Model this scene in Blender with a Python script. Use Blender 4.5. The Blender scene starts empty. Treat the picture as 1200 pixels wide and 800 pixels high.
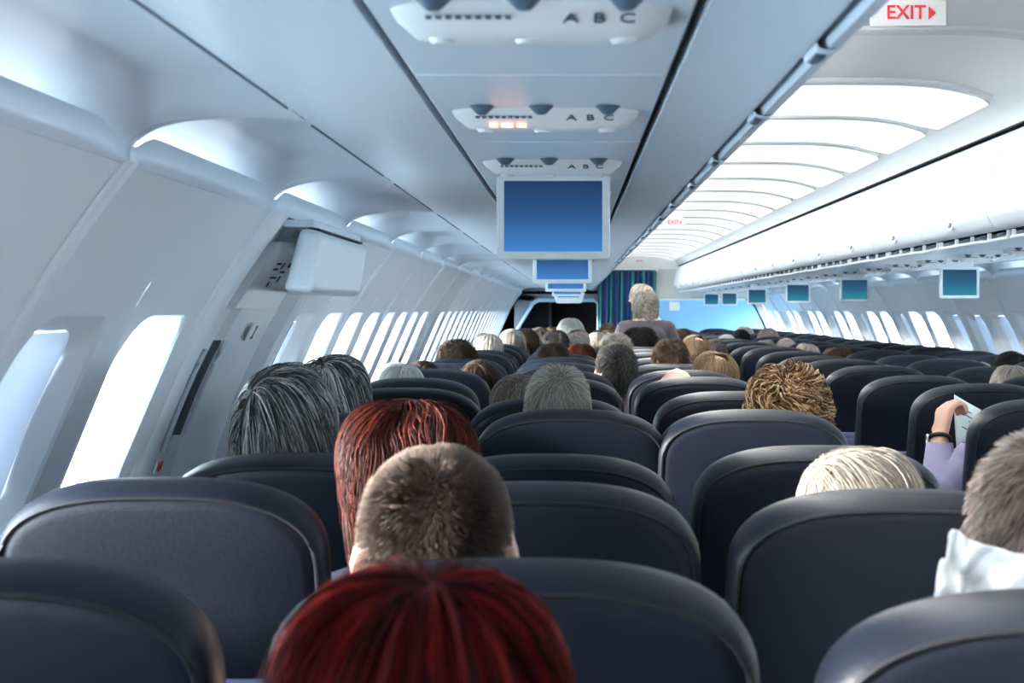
import bpy, bmesh, math, random
import numpy as np
from mathutils import Vector, Matrix, Euler
random.seed(7); RNG = np.random.default_rng(7)
C = bpy.context.scene.collection
EZ = 1.40                     # eye height above the cabin floor
PI = math.pi

# ------------------------------------------------------------------ materials
def mat(name, col=(.8,.8,.8), rough=.5, spec=.5, metal=0, sheen=0, coat=0, bump=None, noise=None, emit=None):
    m = bpy.data.materials.new(name); m.use_nodes = True
    nt = m.node_tree; b = nt.nodes['Principled BSDF']
    b.inputs['Base Color'].default_value = (*col, 1)
    b.inputs['Roughness'].default_value = rough
    b.inputs['Specular IOR Level'].default_value = spec
    b.inputs['Metallic'].default_value = metal
    b.inputs['Sheen Weight'].default_value = sheen
    b.inputs['Coat Weight'].default_value = coat
    if emit:
        b.inputs['Emission Color'].default_value = (*emit[0], 1)
        b.inputs['Emission Strength'].default_value = emit[1]
    tc = None
    if bump or noise:
        tc = nt.nodes.new('ShaderNodeTexCoord')
    if bump:
        n = nt.nodes.new('ShaderNodeTexNoise'); n.inputs['Scale'].default_value = bump[0]; n.inputs['Detail'].default_value = 6
        nt.links.new(tc.outputs['Object'], n.inputs['Vector'])
        bp = nt.nodes.new('ShaderNodeBump'); bp.inputs['Strength'].default_value = bump[1]; bp.inputs['Distance'].default_value = bump[2]
        nt.links.new(n.outputs['Fac'], bp.inputs['Height']); nt.links.new(bp.outputs['Normal'], b.inputs['Normal'])
    if noise:
        n = nt.nodes.new('ShaderNodeTexNoise'); n.inputs['Scale'].default_value = noise[0]; n.inputs['Detail'].default_value = 4
        nt.links.new(tc.outputs['Object'], n.inputs['Vector'])
        r = nt.nodes.new('ShaderNodeValToRGB')
        r.color_ramp.elements[0].position = .3; r.color_ramp.elements[1].position = .7
        r.color_ramp.elements[0].color = (*col, 1); r.color_ramp.elements[1].color = (*noise[1], 1)
        nt.links.new(n.outputs['Fac'], r.inputs['Fac']); nt.links.new(r.outputs['Color'], b.inputs['Base Color'])
    return m

def hair_mat(name, cols, rough=.5, spec=.2, fade=None):
    """each strand takes its own tone"""
    m = bpy.data.materials.new(name); m.use_nodes = True
    nt = m.node_tree; b = nt.nodes['Principled BSDF']
    g = nt.nodes.new('ShaderNodeNewGeometry'); r = nt.nodes.new('ShaderNodeValToRGB')
    el = r.color_ramp.elements
    while len(el) < len(cols): el.new(.5)
    for i, c in enumerate(cols):
        el[i].position = i/(len(cols)-1) if len(cols) > 1 else 0; el[i].color = (*c, 1)
    nt.links.new(g.outputs['Random Per Island'], r.inputs['Fac'])
    out = r.outputs['Color']
    if fade:                  # clippered sides: hair colour changes with height on the head
        tc = nt.nodes.new('ShaderNodeTexCoord'); sx = nt.nodes.new('ShaderNodeSeparateXYZ')
        nt.links.new(tc.outputs['Object'], sx.inputs[0])
        vd = nt.nodes.new('ShaderNodeVectorMath'); vd.operation='DISTANCE'; vd.inputs[1].default_value = fade[1]
        nt.links.new(tc.outputs['Object'], vd.inputs[0])
        n = nt.nodes.new('ShaderNodeTexNoise'); n.inputs['Scale'].default_value = 26
        nt.links.new(tc.outputs['Object'], n.inputs['Vector'])
        ad = nt.nodes.new('ShaderNodeMath'); ad.operation = 'MULTIPLY_ADD'; ad.inputs[1].default_value = .03
        nt.links.new(n.outputs['Fac'], ad.inputs[0]); nt.links.new(vd.outputs['Value'], ad.inputs[2])
        mr = nt.nodes.new('ShaderNodeMapRange'); mr.inputs['From Min'].default_value = fade[0][1]; mr.inputs['From Max'].default_value = fade[0][0]
        nt.links.new(ad.outputs[0], mr.inputs['Value'])
        mx = nt.nodes.new('ShaderNodeMix'); mx.data_type = 'RGBA'; mx.inputs['A'].default_value = (*fade[2], 1)
        nt.links.new(mr.outputs['Result'], mx.inputs['Factor']); nt.links.new(out, mx.inputs['B'])
        out = mx.outputs['Result']
    nt.links.new(out, b.inputs['Base Color'])
    b.inputs['Roughness'].default_value = rough; b.inputs['Specular IOR Level'].default_value = spec
    return m

def clear_mat(name, tint=(.95,.97,1), gloss=.08):
    m = bpy.data.materials.new(name); m.use_nodes = True; nt = m.node_tree; nt.nodes.clear()
    o = nt.nodes.new('ShaderNodeOutputMaterial'); mx = nt.nodes.new('ShaderNodeMixShader')
    t = nt.nodes.new('ShaderNodeBsdfTransparent'); t.inputs[0].default_value = (*tint, 1)
    g = nt.nodes.new('ShaderNodeBsdfGlossy'); g.inputs['Roughness'].default_value = .03
    mx.inputs[0].default_value = gloss
    nt.links.new(t.outputs[0], mx.inputs[1]); nt.links.new(g.outputs[0], mx.inputs[2]); nt.links.new(mx.outputs[0], o.inputs[0])
    return m

def shade_mat():
    m = bpy.data.materials.new('window_shade'); m.use_nodes = True; nt = m.node_tree; nt.nodes.clear()
    o = nt.nodes.new('ShaderNodeOutputMaterial'); mx = nt.nodes.new('ShaderNodeMixShader')
    d = nt.nodes.new('ShaderNodeBsdfDiffuse'); d.inputs[0].default_value = (.8,.82,.85,1)
    t = nt.nodes.new('ShaderNodeBsdfTranslucent'); t.inputs[0].default_value = (.62,.7,.8,1)
    mx.inputs[0].default_value = .14
    nt.links.new(d.outputs[0], mx.inputs[1]); nt.links.new(t.outputs[0], mx.inputs[2]); nt.links.new(mx.outputs[0], o.inputs[0])
    return m

def screen_mat(name, top, mid, bot, strength):
    m = bpy.data.materials.new(name); m.use_nodes = True; nt = m.node_tree
    b = nt.nodes['Principled BSDF']
    tc = nt.nodes.new('ShaderNodeTexCoord'); sx = nt.nodes.new('ShaderNodeSeparateXYZ')
    nt.links.new(tc.outputs['Generated'], sx.inputs[0])
    r = nt.nodes.new('ShaderNodeValToRGB'); el = r.color_ramp.elements
    el[0].position = 0; el[0].color = (*bot, 1); el[1].position = 1; el[1].color = (*top, 1)
    e = el.new(.5); e.color = (*mid, 1)
    nt.links.new(sx.outputs['Z'], r.inputs['Fac'])
    b.inputs['Base Color'].default_value = (.01,.01,.015,1); b.inputs['Roughness'].default_value = .2; b.inputs['Specular IOR Level'].default_value = .2
    nt.links.new(r.outputs['Color'], b.inputs['Emission Color']); b.inputs['Emission Strength'].default_value = strength
    return m

M = dict(
  wall=mat('cabin_wall_plastic', (.76,.81,.85), .34, .5),
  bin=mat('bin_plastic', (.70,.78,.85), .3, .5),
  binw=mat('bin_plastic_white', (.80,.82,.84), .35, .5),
  ceil=mat('ceiling_plastic', (.80,.82,.82), .5),
  sidelamp=mat('side_light', (.9,.9,.9), .4, emit=((.9,.96,1), 1.3)),
  strip=mat('added_strip_light', (.9,.9,.88), .4, emit=((1,.985,.95), 24)),  # glow of the strip added out of sight above the left bins
  rib=mat('ceiling_rib', (.62,.66,.69), .5),
  lamp=mat('light_diffuser', (.9,.9,.88), .4, emit=((1,.985,.95), .26)),
  gap=mat('dark_gap', (.012,.018,.028), .6, .2),
  reveal=mat('window_reveal', (.84,.86,.87), .5),
  shade=shade_mat(), glass=clear_mat('window_glass'),
  leather=mat('navy_leather', (.005,.007,.0125), .46, .25, bump=(140,.25,.002), noise=(5,(.0078,.011,.021))),
  welt=mat('dark_piping', (.012,.013,.017), .6, .25),
  shell=mat('seat_shell', (.10,.11,.19), .45),
  metal=mat('brushed_metal', (.5,.52,.55), .35, metal=1),
  carpet=mat('carpet', (.03,.035,.06), .95, .1, bump=(300,.5,.003)),
  white=mat('white_plastic', (.85,.86,.86), .35),
  bezel=mat('screen_bezel', (.74,.77,.78), .35),
  nozzle=mat('air_nozzle', (.09,.14,.19), .35),
  ink=mat('dark_ink', (.05,.07,.1), .6), red=mat('red_ink', (.62,.02,.03), .5),
  amber=mat('lit_sign', (.8,.3,.2), .5, emit=((1,.36,.2), 1.6)),
  signw=mat('sign_white', (.85,.85,.84), .4),
  skin=mat('skin', (.62,.36,.26), .5, noise=(30,(.55,.3,.21))),
  skin_pale=mat('skin_pale', (.70,.45,.35), .5, noise=(30,(.62,.38,.29))),
  lav=mat('lavender_fabric', (.27,.24,.38), .85, .2, sheen=.3, bump=(90,.2,.003)),
  greytop=mat('grey_brown_fabric', (.075,.066,.078), .85, .2, sheen=.2, bump=(50,.3,.004)),
  shirtw=mat('white_shirt', (.75,.77,.8), .8), shirtd=mat('dark_shirt', (.04,.05,.08), .8), shirtb=mat('blue_shirt', (.09,.13,.24), .8),
  trousers=mat('dark_trousers', (.03,.03,.04), .9),
  cloth=mat('white_cloth', (.88,.89,.9), .85, .2, sheen=.2, bump=(60,.3,.003)),
  strap=mat('black_strap', (.015,.013,.012), .4), paper=mat('pale_green_paper', (.84,.92,.89), .7),
  sky_panel=mat('sky_blue_laminate', (.24,.55,.88), .4, noise=(1.3,(.30,.62,.93))),
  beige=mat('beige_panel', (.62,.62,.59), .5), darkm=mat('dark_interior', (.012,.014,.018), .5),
  grey=mat('grey_panel', (.12,.14,.16), .5), frame_blue=mat('pale_blue_frame', (.35,.5,.62), .4),
)
def curtain_mat():
    m = bpy.data.materials.new('striped_curtain'); m.use_nodes = True; nt = m.node_tree; b = nt.nodes['Principled BSDF']
    tc = nt.nodes.new('ShaderNodeTexCoord'); w = nt.nodes.new('ShaderNodeTexWave'); w.bands_direction = 'X'
    w.inputs['Scale'].default_value = 2.1; w.inputs['Distortion'].default_value = .4
    nt.links.new(tc.outputs['Object'], w.inputs['Vector'])
    r = nt.nodes.new('ShaderNodeValToRGB'); el = r.color_ramp.elements
    el[0].position = .0; el[0].color = (.012,.05,.15,1); el[1].position = .96; el[1].color = (.015,.18,.15,1)
    e = el.new(.84); e.color = (.012,.06,.15,1)
    nt.links.new(w.outputs['Color'], r.inputs['Fac']); nt.links.new(r.outputs['Color'], b.inputs['Base Color'])
    b.inputs['Roughness'].default_value = .85
    return m
M['curtain'] = curtain_mat()
SC1 = screen_mat('screen_blue', (.012,.045,.12), (.022,.10,.28), (.055,.25,.68), .36)
SC2 = screen_mat('screen_teal', (.012,.06,.13), (.016,.12,.24), (.02,.27,.38), .36)
H = dict(
  steel=hair_mat('grey_black_hair', [(.016,.015,.015),(.05,.048,.046),(.2,.19,.18),(.7,.67,.63)]),
  darkgrey=hair_mat('dark_grey_hair', [(.02,.018,.017),(.06,.055,.05),(.16,.15,.14)]),
  white=hair_mat('white_hair', [(.4,.38,.35),(.62,.6,.56),(.78,.76,.72)]),
  silver=hair_mat('silver_hair', [(.20,.16,.125),(.46,.40,.34),(.8,.74,.66)]),
  blonde=hair_mat('pale_blonde_hair', [(.16,.135,.105),(.30,.265,.22),(.44,.40,.35)]),
  gold=hair_mat('golden_hair', [(.035,.016,.008),(.12,.055,.024),(.30,.165,.075),(.55,.38,.22)]),
  brown=hair_mat('brown_hair', [(.02,.012,.008),(.05,.03,.02),(.1,.06,.035)]),
  black=hair_mat('black_hair', [(.006,.006,.006),(.015,.013,.012)]),
  auburn=hair_mat('auburn_hair', [(.014,.004,.004),(.055,.011,.008),(.19,.035,.018)]),
  crimson=hair_mat('crimson_hair', [(.012,.001,.001),(.06,.003,.003),(.17,.008,.006)], .6,.08),
  tawny=hair_mat('tawny_hair', [(.1,.06,.03),(.2,.13,.07),(.34,.24,.15)]),
  crop=hair_mat('cropped_hair', [(.028,.018,.014),(.05,.034,.027),(.07,.048,.038)], .7, .1, fade=((.065,.14),(.012,-.09,.045),(.26,.20,.165))),
  sandy=hair_mat('sandy_grey_hair', [(.07,.05,.04),(.2,.15,.125),(.38,.32,.28)], .5, .3),
)

# ------------------------------------------------------------------ helpers
def link(o, parent=None):
    C.objects.link(o)
    if parent is not None: o.parent = parent
    return o
def tag(o, label=None, cat=None, group=None, kind=None):
    if label: o['label'] = label
    if cat: o['category'] = cat
    if group: o['group'] = group
    if kind: o['kind'] = kind
    return o
def empty(name, loc=(0,0,0), label=None, cat=None, group=None):
    o = bpy.data.objects.new(name, None); o.empty_display_size = .05; o.location = loc
    link(o); return tag(o, label, cat, group)
def finish(me, m, smooth=True, ang=35):
    if m is not None:
        for k in (m if isinstance(m, (list,tuple)) else [m]): me.materials.append(k)
    if smooth:
        me.polygons.foreach_set('use_smooth', [True]*len(me.polygons))
        if ang: me.set_sharp_from_angle(angle=math.radians(ang))
    me.update()
def mk(name, verts, faces, m, parent=None, smooth=True, ang=35, fix=True):
    me = bpy.data.meshes.new(name); me.from_pydata([tuple(v) for v in verts], [], [tuple(f) for f in faces])
    if fix:
        bm = bmesh.new(); bm.from_mesh(me); bmesh.ops.remove_doubles(bm, verts=bm.verts, dist=1e-5)
        bmesh.ops.recalc_face_normals(bm, faces=bm.faces); bm.to_mesh(me); bm.free()
    finish(me, m, smooth, ang)
    return link(bpy.data.objects.new(name, me), parent)
class MB:
    """collects shapes that make up one mesh"""
    def __init__(s): s.v=[]; s.f=[]
    def add(s, v, f):
        n=len(s.v); s.v += [tuple(p) for p in v]; s.f += [tuple(i+n for i in q) for q in f]; return s
    def box(s, c, d, rot=None):
        vs=[]
        for x in (-1,1):
            for y in (-1,1):
                for z in (-1,1):
                    p=Vector((x*d[0]/2,y*d[1]/2,z*d[2]/2))
                    if rot is not None: p=rot@p
                    vs.append(p+Vector(c))
        return s.add(vs,[(0,1,3,2),(4,6,7,5),(0,4,5,1),(2,3,7,6),(0,2,6,4),(1,5,7,3)])
    def tube(s, pts, r, n=8, cap=True, closed=False):
        pts=[Vector(p) for p in pts]; rr = r if isinstance(r,(list,tuple)) else [r]*len(pts)
        vs=[]; L=len(pts)
        for i,p in enumerate(pts):
            a=pts[(i-1)%L] if (closed or i>0) else p; b=pts[(i+1)%L] if (closed or i<L-1) else p
            t=(b-a).normalized(); up=Vector((0,0,1)) if abs(t.z)<.9 else Vector((0,1,0))
            u=t.cross(up).normalized(); w=u.cross(t)
            for k in range(n):
                an=2*PI*k/n; vs.append(p+(u*math.cos(an)+w*math.sin(an))*rr[i])
        fs=[]
        for i in range(L if closed else L-1):
            j=(i+1)%L
            for k in range(n): fs.append((i*n+k,i*n+(k+1)%n,j*n+(k+1)%n,j*n+k))
        if cap and not closed: fs += [tuple(range(n-1,-1,-1)), tuple(range((L-1)*n,L*n))]
        return s.add(vs,fs)
    def grid(s, rows, close=False):
        """rows: list of equally long point lists"""
        n=len(rows[0]); vs=[p for r in rows for p in r]; fs=[]
        for i in range(len(rows)-1):
            for k in range(n if close else n-1):
                k2=(k+1)%n; fs.append((i*n+k,i*n+k2,(i+1)*n+k2,(i+1)*n+k))
        return s.add(vs,fs)
    def lathe(s, prof, c, axis='z', n=16, rot=None):
        rows=[]
        for r,h in prof:
            row=[]
            for k in range(n):
                a=2*PI*k/n; p=Vector((r*math.cos(a), r*math.sin(a), h))
                if axis=='y': p=Vector((p.x,p.z,p.y))
                if rot is not None: p=rot@p
                row.append(p+Vector(c))
            rows.append(row)
        return s.grid(rows, True)
    def slab(s, prof, y0, y1, th=0.006):
        """open profile [(x,z)...] swept along Y"""
        return s.grid([[ (x,y,z) for x,z in prof] for y in (y0,y1)])
    def build(s, name, m, parent=None, smooth=True, ang=35, bevel=0):
        o = mk(name, s.v, s.f, m, parent, smooth, ang)
        if bevel:
            md=o.modifiers.new('bevel','BEVEL'); md.width=bevel; md.segments=2; md.limit_method='ANGLE'; md.angle_limit=.6
        return o
def copy_tree(o, parent=None):
    c=o.copy(); C.objects.link(c)
    if parent is not None: c.parent=parent
    for ch in o.children: copy_tree(ch, c)
    return c
def rrect(w, h, r, n=8):
    """closed rounded rectangle outline, r may be (tl,tr,br,bl)"""
    rs = r if isinstance(r,(tuple,list)) else (r,)*4
    cs=[(-1,1,rs[0],90),(1,1,rs[1],0),(1,-1,rs[2],-90),(-1,-1,rs[3],-180)]
    out=[]
    for sx,sy,q,a0 in cs:
        cx=sx*(w/2-q); cy=sy*(h/2-q)
        for k in range(n+1):
            a=math.radians(a0+90-90*k/n); out.append((cx+q*math.cos(a), cy+q*math.sin(a)))
    return out
def sstep(t): t=max(0,min(1,t)); return t*t*(3-2*t)

# ------------------------------------------------------------------ cabin section (X,Z relative to eye)
def WL(Z): return .735-math.sqrt(max(0,1.85**2-(Z+.94)**2))
def WR(Z): return 1.065+math.sqrt(max(0,1.85**2-(Z+.94)**2))
Y0, Y1 = -3.43, 21.14
SEG = 1.17; J0 = 2.42        # panel joints at J0+SEG*k
joints=[J0+SEG*k for k in range(-5,17)]
PITCH=SEG/2
ZW=(-.52,.06); HOLE=(.405,.405); HZ=-.218
def wall_side(side):
    f = WL if side<0 else WR
    top = .232 if side<0 else .188
    mb=MB(); mbw=[]
    cells=[]
    for ji in range(len(joints)-1):
        a=joints[ji]
        cells += [(a,a+PITCH),(a+PITCH,a+SEG)]
    door=(3.58,4.77)
    def P(y,Z,off=0): return (f(Z)-side*off*-1 if False else f(Z)-side*off, y, Z+EZ)
    nwin=0
    for (a,b) in cells:
        isdoor = side<0 and a>3.5 and b<4.8
        if isdoor: continue
        zt=[ZW[1]+(top-ZW[1])*i/5 for i in range(6)]
        mb.grid([[P(y,z) for z in zt] for y in (a,b)])
        zb=[-1.40+( -.52+1.40)*i/12 for i in range(13)]
        mb.grid([[P(y,z) for z in zb] for y in (a,b)])
        cy=(a+b)/2-.03; cz=HZ
        hole=rrect(HOLE[0],HOLE[1],(.11,.06,.07,.07),9)
        outer=[]
        for (u,v) in hole:
            d=Vector((u,v)); 
            tx=((b-cy) if u>0 else (cy-a))/max(1e-6,abs(u)); tz=((ZW[1]-cz) if v>0 else (cz-ZW[0]))/max(1e-6,abs(v))
            t=min(tx,tz); outer.append((u*t,v*t))
        # make sure the cell corners are met
        for (ux,vz) in ((a-cy,ZW[1]-cz),(b-cy,ZW[1]-cz),(b-cy,ZW[0]-cz),(a-cy,ZW[0]-cz)):
            k=min(range(len(outer)), key=lambda i:(outer[i][0]-ux)**2+(outer[i][1]-vz)**2); outer[k]=(ux,vz)
        rows=[]
        for t,off in ((0,.0),(.06,.004),(.2,.0),(.6,0),(1,0)):
            rows.append([P(cy+hu+(ou-hu)*t, cz+hv+(ov-hv)*t, -(.006 if t==0 else 0)) for (hu,hv),(ou,ov) in zip(hole,outer)])
        mb.grid(rows, True)
        mbw.append((cy,cz,hole))
    # joint beads
    for y in joints+([4.77] if side<0 else []):
        if y>Y1-.05 or y<Y0+.05: continue
        prof=[(-.034,.0),(-.028,.006),(-.018,.008),(-.008,.001),(.008,.001),(.018,.008),(.028,.006),(.034,.0)]
        zs=[-1.40+(1.40+top)*i/30 for i in range(31)]
        mb.grid([[P(y+dy,z,off+.001) for z in zs] for dy,off in prof])
    o=mb.build('wall_left' if side<0 else 'wall_right', M['wall'], ang=28)
    tag(o,'white curved side wall lining on the '+('left' if side<0 else 'right'),kind='structure')
    return mbw, P
def make_windows(side, lst, P, n0, closed, half=()):
    for k,(cy,cz,hole) in enumerate(lst):
        if cy<-1.2: pass
        rows=[]
        for sc,off in ((1.0,-.006),(.97,-.018),(.90,-.045),(.86,-.07)):
            rows.append([P(cy+u*sc, cz+v*sc, off) for u,v in hole])
        mb=MB().grid(rows,True)
        w=mb.build('window_%d'%(n0+k), M['reveal'], ang=60); tag(w,'cabin window in the '+('left' if side<0 else 'right')+' wall lining',kind='structure')
        pane=[P(cy+u*.87, cz+v*.87, -.066) for u,v in hole]
        mk('pane',pane,[tuple(range(len(pane)))],M['glass'],w,False)
        cl = closed(cy)
        if cl>0:
            zt=cz+HOLE[1]*.44; zb=zt-HOLE[1]*.88*cl
            nz=10; rows=[]
            for i in range(nz+1):
                z=zt+(zb-zt)*i/nz
                rows.append([P(cy-.178,z,-.05),P(cy+.178,z,-.05)])
            sh=MB().grid(rows); s=sh.build('shade',M['shade'],w)
            md=s.modifiers.new('thick','SOLIDIFY'); md.thickness=.003
            p=P(cy,zb+.012,-.042); MB().box(p,(.012,.06,.012)).build('shade_handle',M['nozzle'] if False else M['bezel'],w,bevel=.003)
def closedL(y):
    if 2.4<y<2.9: return 1.0
    if 4.9<y<5.3: return .55
    if 7.4<y<7.8 or 9.5<y<10: return 1.0
    return .0
def closedR(y):
    return 0.0 if 2.4<y<8.75 else (1.0 if (y<11.4 or int(y*1.7)%3==0) else 0.0)
lw,PL=wall_side(-1); rw,PR=wall_side(1)
make_windows(-1,lw,PL,1,closedL)
make_windows(1,rw,PR,len(lw)+1,closedR)

# outer skin above the window line, over the bins and ceiling
rp=[(WL(.07)+.0,.07),(WL(.07)-.10,.075),(-.90,.30),(-.72,.62),(-.3,.92),(.3,1.02),(.9,1.05),(1.5,1.02),(2.1,.92),(2.52,.62),(2.70,.30),(WR(.07)+.10,.075),(WR(.07),.07)]
o=MB().grid([[ (x,yy,z+EZ) for x,z in rp] for yy in (Y0-.05,Y1+.05)]).build('wall_outer_skin',M['grey'],smooth=False); tag(o,kind='structure')
rp2=[(-1.25,-1.42),(-1.25,-.2)]+rp[1:-1]+[(3.05,-.2),(3.05,-1.42)]
mb=MB().grid([[ (x,yy,z+EZ) for x,z in rp2] for yy in (Y1+.05,Y1+2.6)]); mb.add([(x,Y1+2.6,z+EZ) for x,z in rp2],[tuple(range(len(rp2)))])
tag(mb.build('wall_forward_skin',M['grey'],smooth=False),kind='structure')
mb=MB(); zz_=[-1.4+1.48*i/20 for i in range(21)]
mb.grid([[PL(y,z,o_) for z in zz_] for y,o_ in ((3.5,-.002),(3.5,-.10),(4.86,-.10),(4.86,-.002))]); tag(mb.build('wall_door_skin',M['grey']),kind='structure')
# floor
o=MB().box((.9,(Y0+Y1+3)/2,-.02),(4.1,Y1-Y0+6,.04)).build('floor',M['carpet'],smooth=False); tag(o,kind='structure')

# ------------------------------------------------------------------ overhead bins with sculpted undersides
def lerp_prof(pa,pb,w): return [(a[0]*(1-w)+b[0]*w, a[1]*(1-w)+b[1]*w) for a,b in zip(pa,pb)]
def resample(prof,n):
    ds=[0]
    for a,b in zip(prof,prof[1:]): ds.append(ds[-1]+math.dist(a,b))
    out=[]
    for i in range(n):
        d=ds[-1]*i/(n-1); j=max(k for k in range(len(ds)) if ds[k]<=d+1e-9); j=min(j,len(prof)-2)
        t=(d-ds[j])/(ds[j+1]-ds[j]); out.append((prof[j][0]+(prof[j+1][0]-prof[j][0])*t, prof[j][1]+(prof[j+1][1]-prof[j][1])*t))
    return out
ridge=[(-.722,.236),(-.712,.252),(-.69,.274),(-.66,.289),(-.62,.299),(-.56,.304),(-.50,.305),(-.45,.3045),(-.431,.3055)]
scoop=[(-.722,.236),(-.762,.262),(-.776,.29),(-.757,.325),(-.70,.347),(-.62,.353),(-.53,.350),(-.45,.338),(-.434,.328),(-.431,.313)]
def underside_rows(side, L):
    rows=[]; us=[0,.008,.02,.04,.065,.09,.12,.16,.22,.32,.45,.6,.72,.8,.85,.88,.91,.935,.96,.98,.992,1]
    ra=resample(ridge,22); sa=resample(scoop,22)
    for u in us:
        w=sstep((u-.02)/.13)*sstep((.98-u)/.13)
        pr=[]
        for a,b in zip(ra,sa):
            pr.append((a[0]*(1-w)+b[0]*w, a[1]*(1-w)+b[1]*w))
        if side>0:
            pr=[(1.8-x, z-.05*(1-sstep((x+.72)/.3))) for x,z in pr]
            pr=[(x, z-.003) for x,z in pr]
        lip=.0025*(1-sstep(min(u,1-u)/.012))
        rows.append([(x, u*L, z+EZ-.0+lip) for x,z in pr])
    return rows
def make_bin(side, L, y):
    t=empty('overhead_bin',(0,y,0))
    g=.004
    ub=MB(); ub.grid(underside_rows(side,L))
    if side<0:
        flat=[(-.4275,.318),(-.4275,.3045),(-.425,.3032),(-.30,.302),(-.216,.301),(-.2155,.33)]
    else:
        flat=[(2.229,.2505),(2.1,.252),(2.035,.254),(2.034,.28)]
    ub.grid([[ (x,yy,z+EZ) for x,z in flat] for yy in (0.0,L)])
    uo=ub.build('bin_underside', M['bin'], t, ang=30)
    xx,zz_=(-.738,.281) if side<0 else (2.538,.231)
    MB().tube([(xx,.15,zz_+EZ),(xx,L-.15,zz_+EZ)],.006,8).build('side_light',M['sidelamp'],uo)
    MB().box(((-.4292 if side<0 else 2.2292),L/2,(.3028 if side<0 else .2498)+EZ),(.0026,L-.22,.003)).build('seam',M['nozzle'],uo)
    cr_=[]
    for k in range(25):
        u=k/24; hgt=.024+.030*min(1,sstep(min(u,1-u)/.14)); cr_.append([((-.7005 if side<0 else 2.5005),u*L,.228+(0 if side<0 else -.05)+EZ),((-.7005 if side<0 else 2.5005),u*L,.232+hgt+(0 if side<0 else -.048)+EZ)])
    MB().grid(cr_).build('light_cover',M['bin'],uo).modifiers.new('thick','SOLIDIFY').thickness=.003
    if side<0:
        under=[(.1345,.33),(.135,.3005),(.165,.297),(.20,.289),(.232,.279),(.247,.272),(.250,.276),(.250,.31)]
        door=[(.262,.31),(.262,.272),(.268,.2685),(.276,.272),(.288,.288),(.307,.318),(.33,.37),(.35,.44),(.355,.52),(.34,.60),(.30,.62)]
    else:
        under=[(1.766,.29),(1.765,.254),(1.70,.255),(1.60,.256),(1.53,.256),(1.512,.27)]
        door=[(1.50,.30),(1.47,.275),(1.43,.268),(1.405,.284),(1.388,.32),(1.386,.37),(1.40,.44),(1.425,.52),(1.447,.585),(1.47,.597)]
    ub2=MB().grid([[ (x,yy,z+EZ) for x,z in resample(under,26)] for yy in (0,L)]); ub2.build('bin_shelf', M['bin'], t, ang=40)
    d=MB(); dr=resample(door,34)
    d.grid([[ (x,yy,z+EZ) for x,z in dr] for yy in (g,g+.004,L-g-.004,L-g)])
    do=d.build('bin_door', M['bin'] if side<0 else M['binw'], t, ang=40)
    md=do.modifiers.new('thick','SOLIDIFY'); md.thickness=.004; md.offset=0
    # latches
    if side<0:
        for q in (.32,.78):
            lm=MB(); lm.grid([[ (x,yy,z+EZ) for x,z in [(.250,.276),(.254,.2695),(.262,.2672),(.272,.2675),(.277,.2715)]] for yy in (q*L-.045,q*L-.04,q*L+.04,q*L+.045)])
            l=lm.build('latch',M['bin'],t); l.modifiers.new('thick','SOLIDIFY').thickness=.0015
            MB().box((.258,q*L,.2655+EZ),(.012,.05,.004)).build('latch_button',M['nozzle'],l,bevel=.002)
    else:
        lm=MB().box((1.391,.5*L,.305+EZ),(.008,.05,.038),Matrix.Rotation(.25,3,'Y')); l=lm.build('latch',M['bezel'],t,bevel=.003)
        MB().box((1.385,.5*L,.31+EZ),(.006,.026,.018),Matrix.Rotation(.25,3,'Y')).build('latch_button',M['nozzle'],l,bevel=.001)
        rl=MB().tube([(1.463,.02,.243+EZ),(1.463,L*.3,.240+EZ),(1.463,L*.36,.243+EZ),(1.463,L-.02,.243+EZ)],.006,8)
        for q in (.03,.27,.5,.73,.97): rl.box((1.468,q*L,.254+EZ),(.012,.012,.03))
        rl.build('grip_rail',M['white'],t)
        for q in (.15,.385,.615,.85): MB().box((1.485,q*L,.262+EZ),(.02,.09,.008)).build('recess',M['nozzle'],t,bevel=.003)
    return t
LB=[j for j in joints[:-1]]
prot=None
ordw=['nearest','second','third','fourth','fifth','sixth','seventh','eighth','ninth','tenth','eleventh','twelfth','thirteenth','fourteenth','fifteenth','sixteenth','seventeenth','eighteenth','nineteenth','twentieth','twenty-first','twenty-second','twenty-third','twenty-fourth','twenty-fifth']
vis=0
for i,y in enumerate(LB):
    if prot is None: prot=make_bin(-1,SEG,y); b=prot
    else: b=copy_tree(prot); b.location.y=y
    if y>.9:
        lab='blue-white overhead bin over the left seats with a sculpted underside, %s from the camera'%ordw[vis]; vis+=1
    else: lab='overhead bin over the left seats behind the camera'
    tag(b,lab,'overhead bin','overhead bins above the left seats')
SEGR=1.0; prot=None; vis=0
for i in range(24):
    y=-2.86+i*SEGR
    if prot is None: prot=make_bin(1,SEGR,y); b=prot
    else: b=copy_tree(prot); b.location.y=y
    if y>3.9:
        lab='rounded white overhead bin across the aisle with latch and rail, %s from the camera'%ordw[vis]; vis+=1
    else: lab='rounded white overhead bin across the aisle, outside the picture to the right'
    tag(b,lab,'overhead bin','overhead bins above the right seats')
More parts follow.
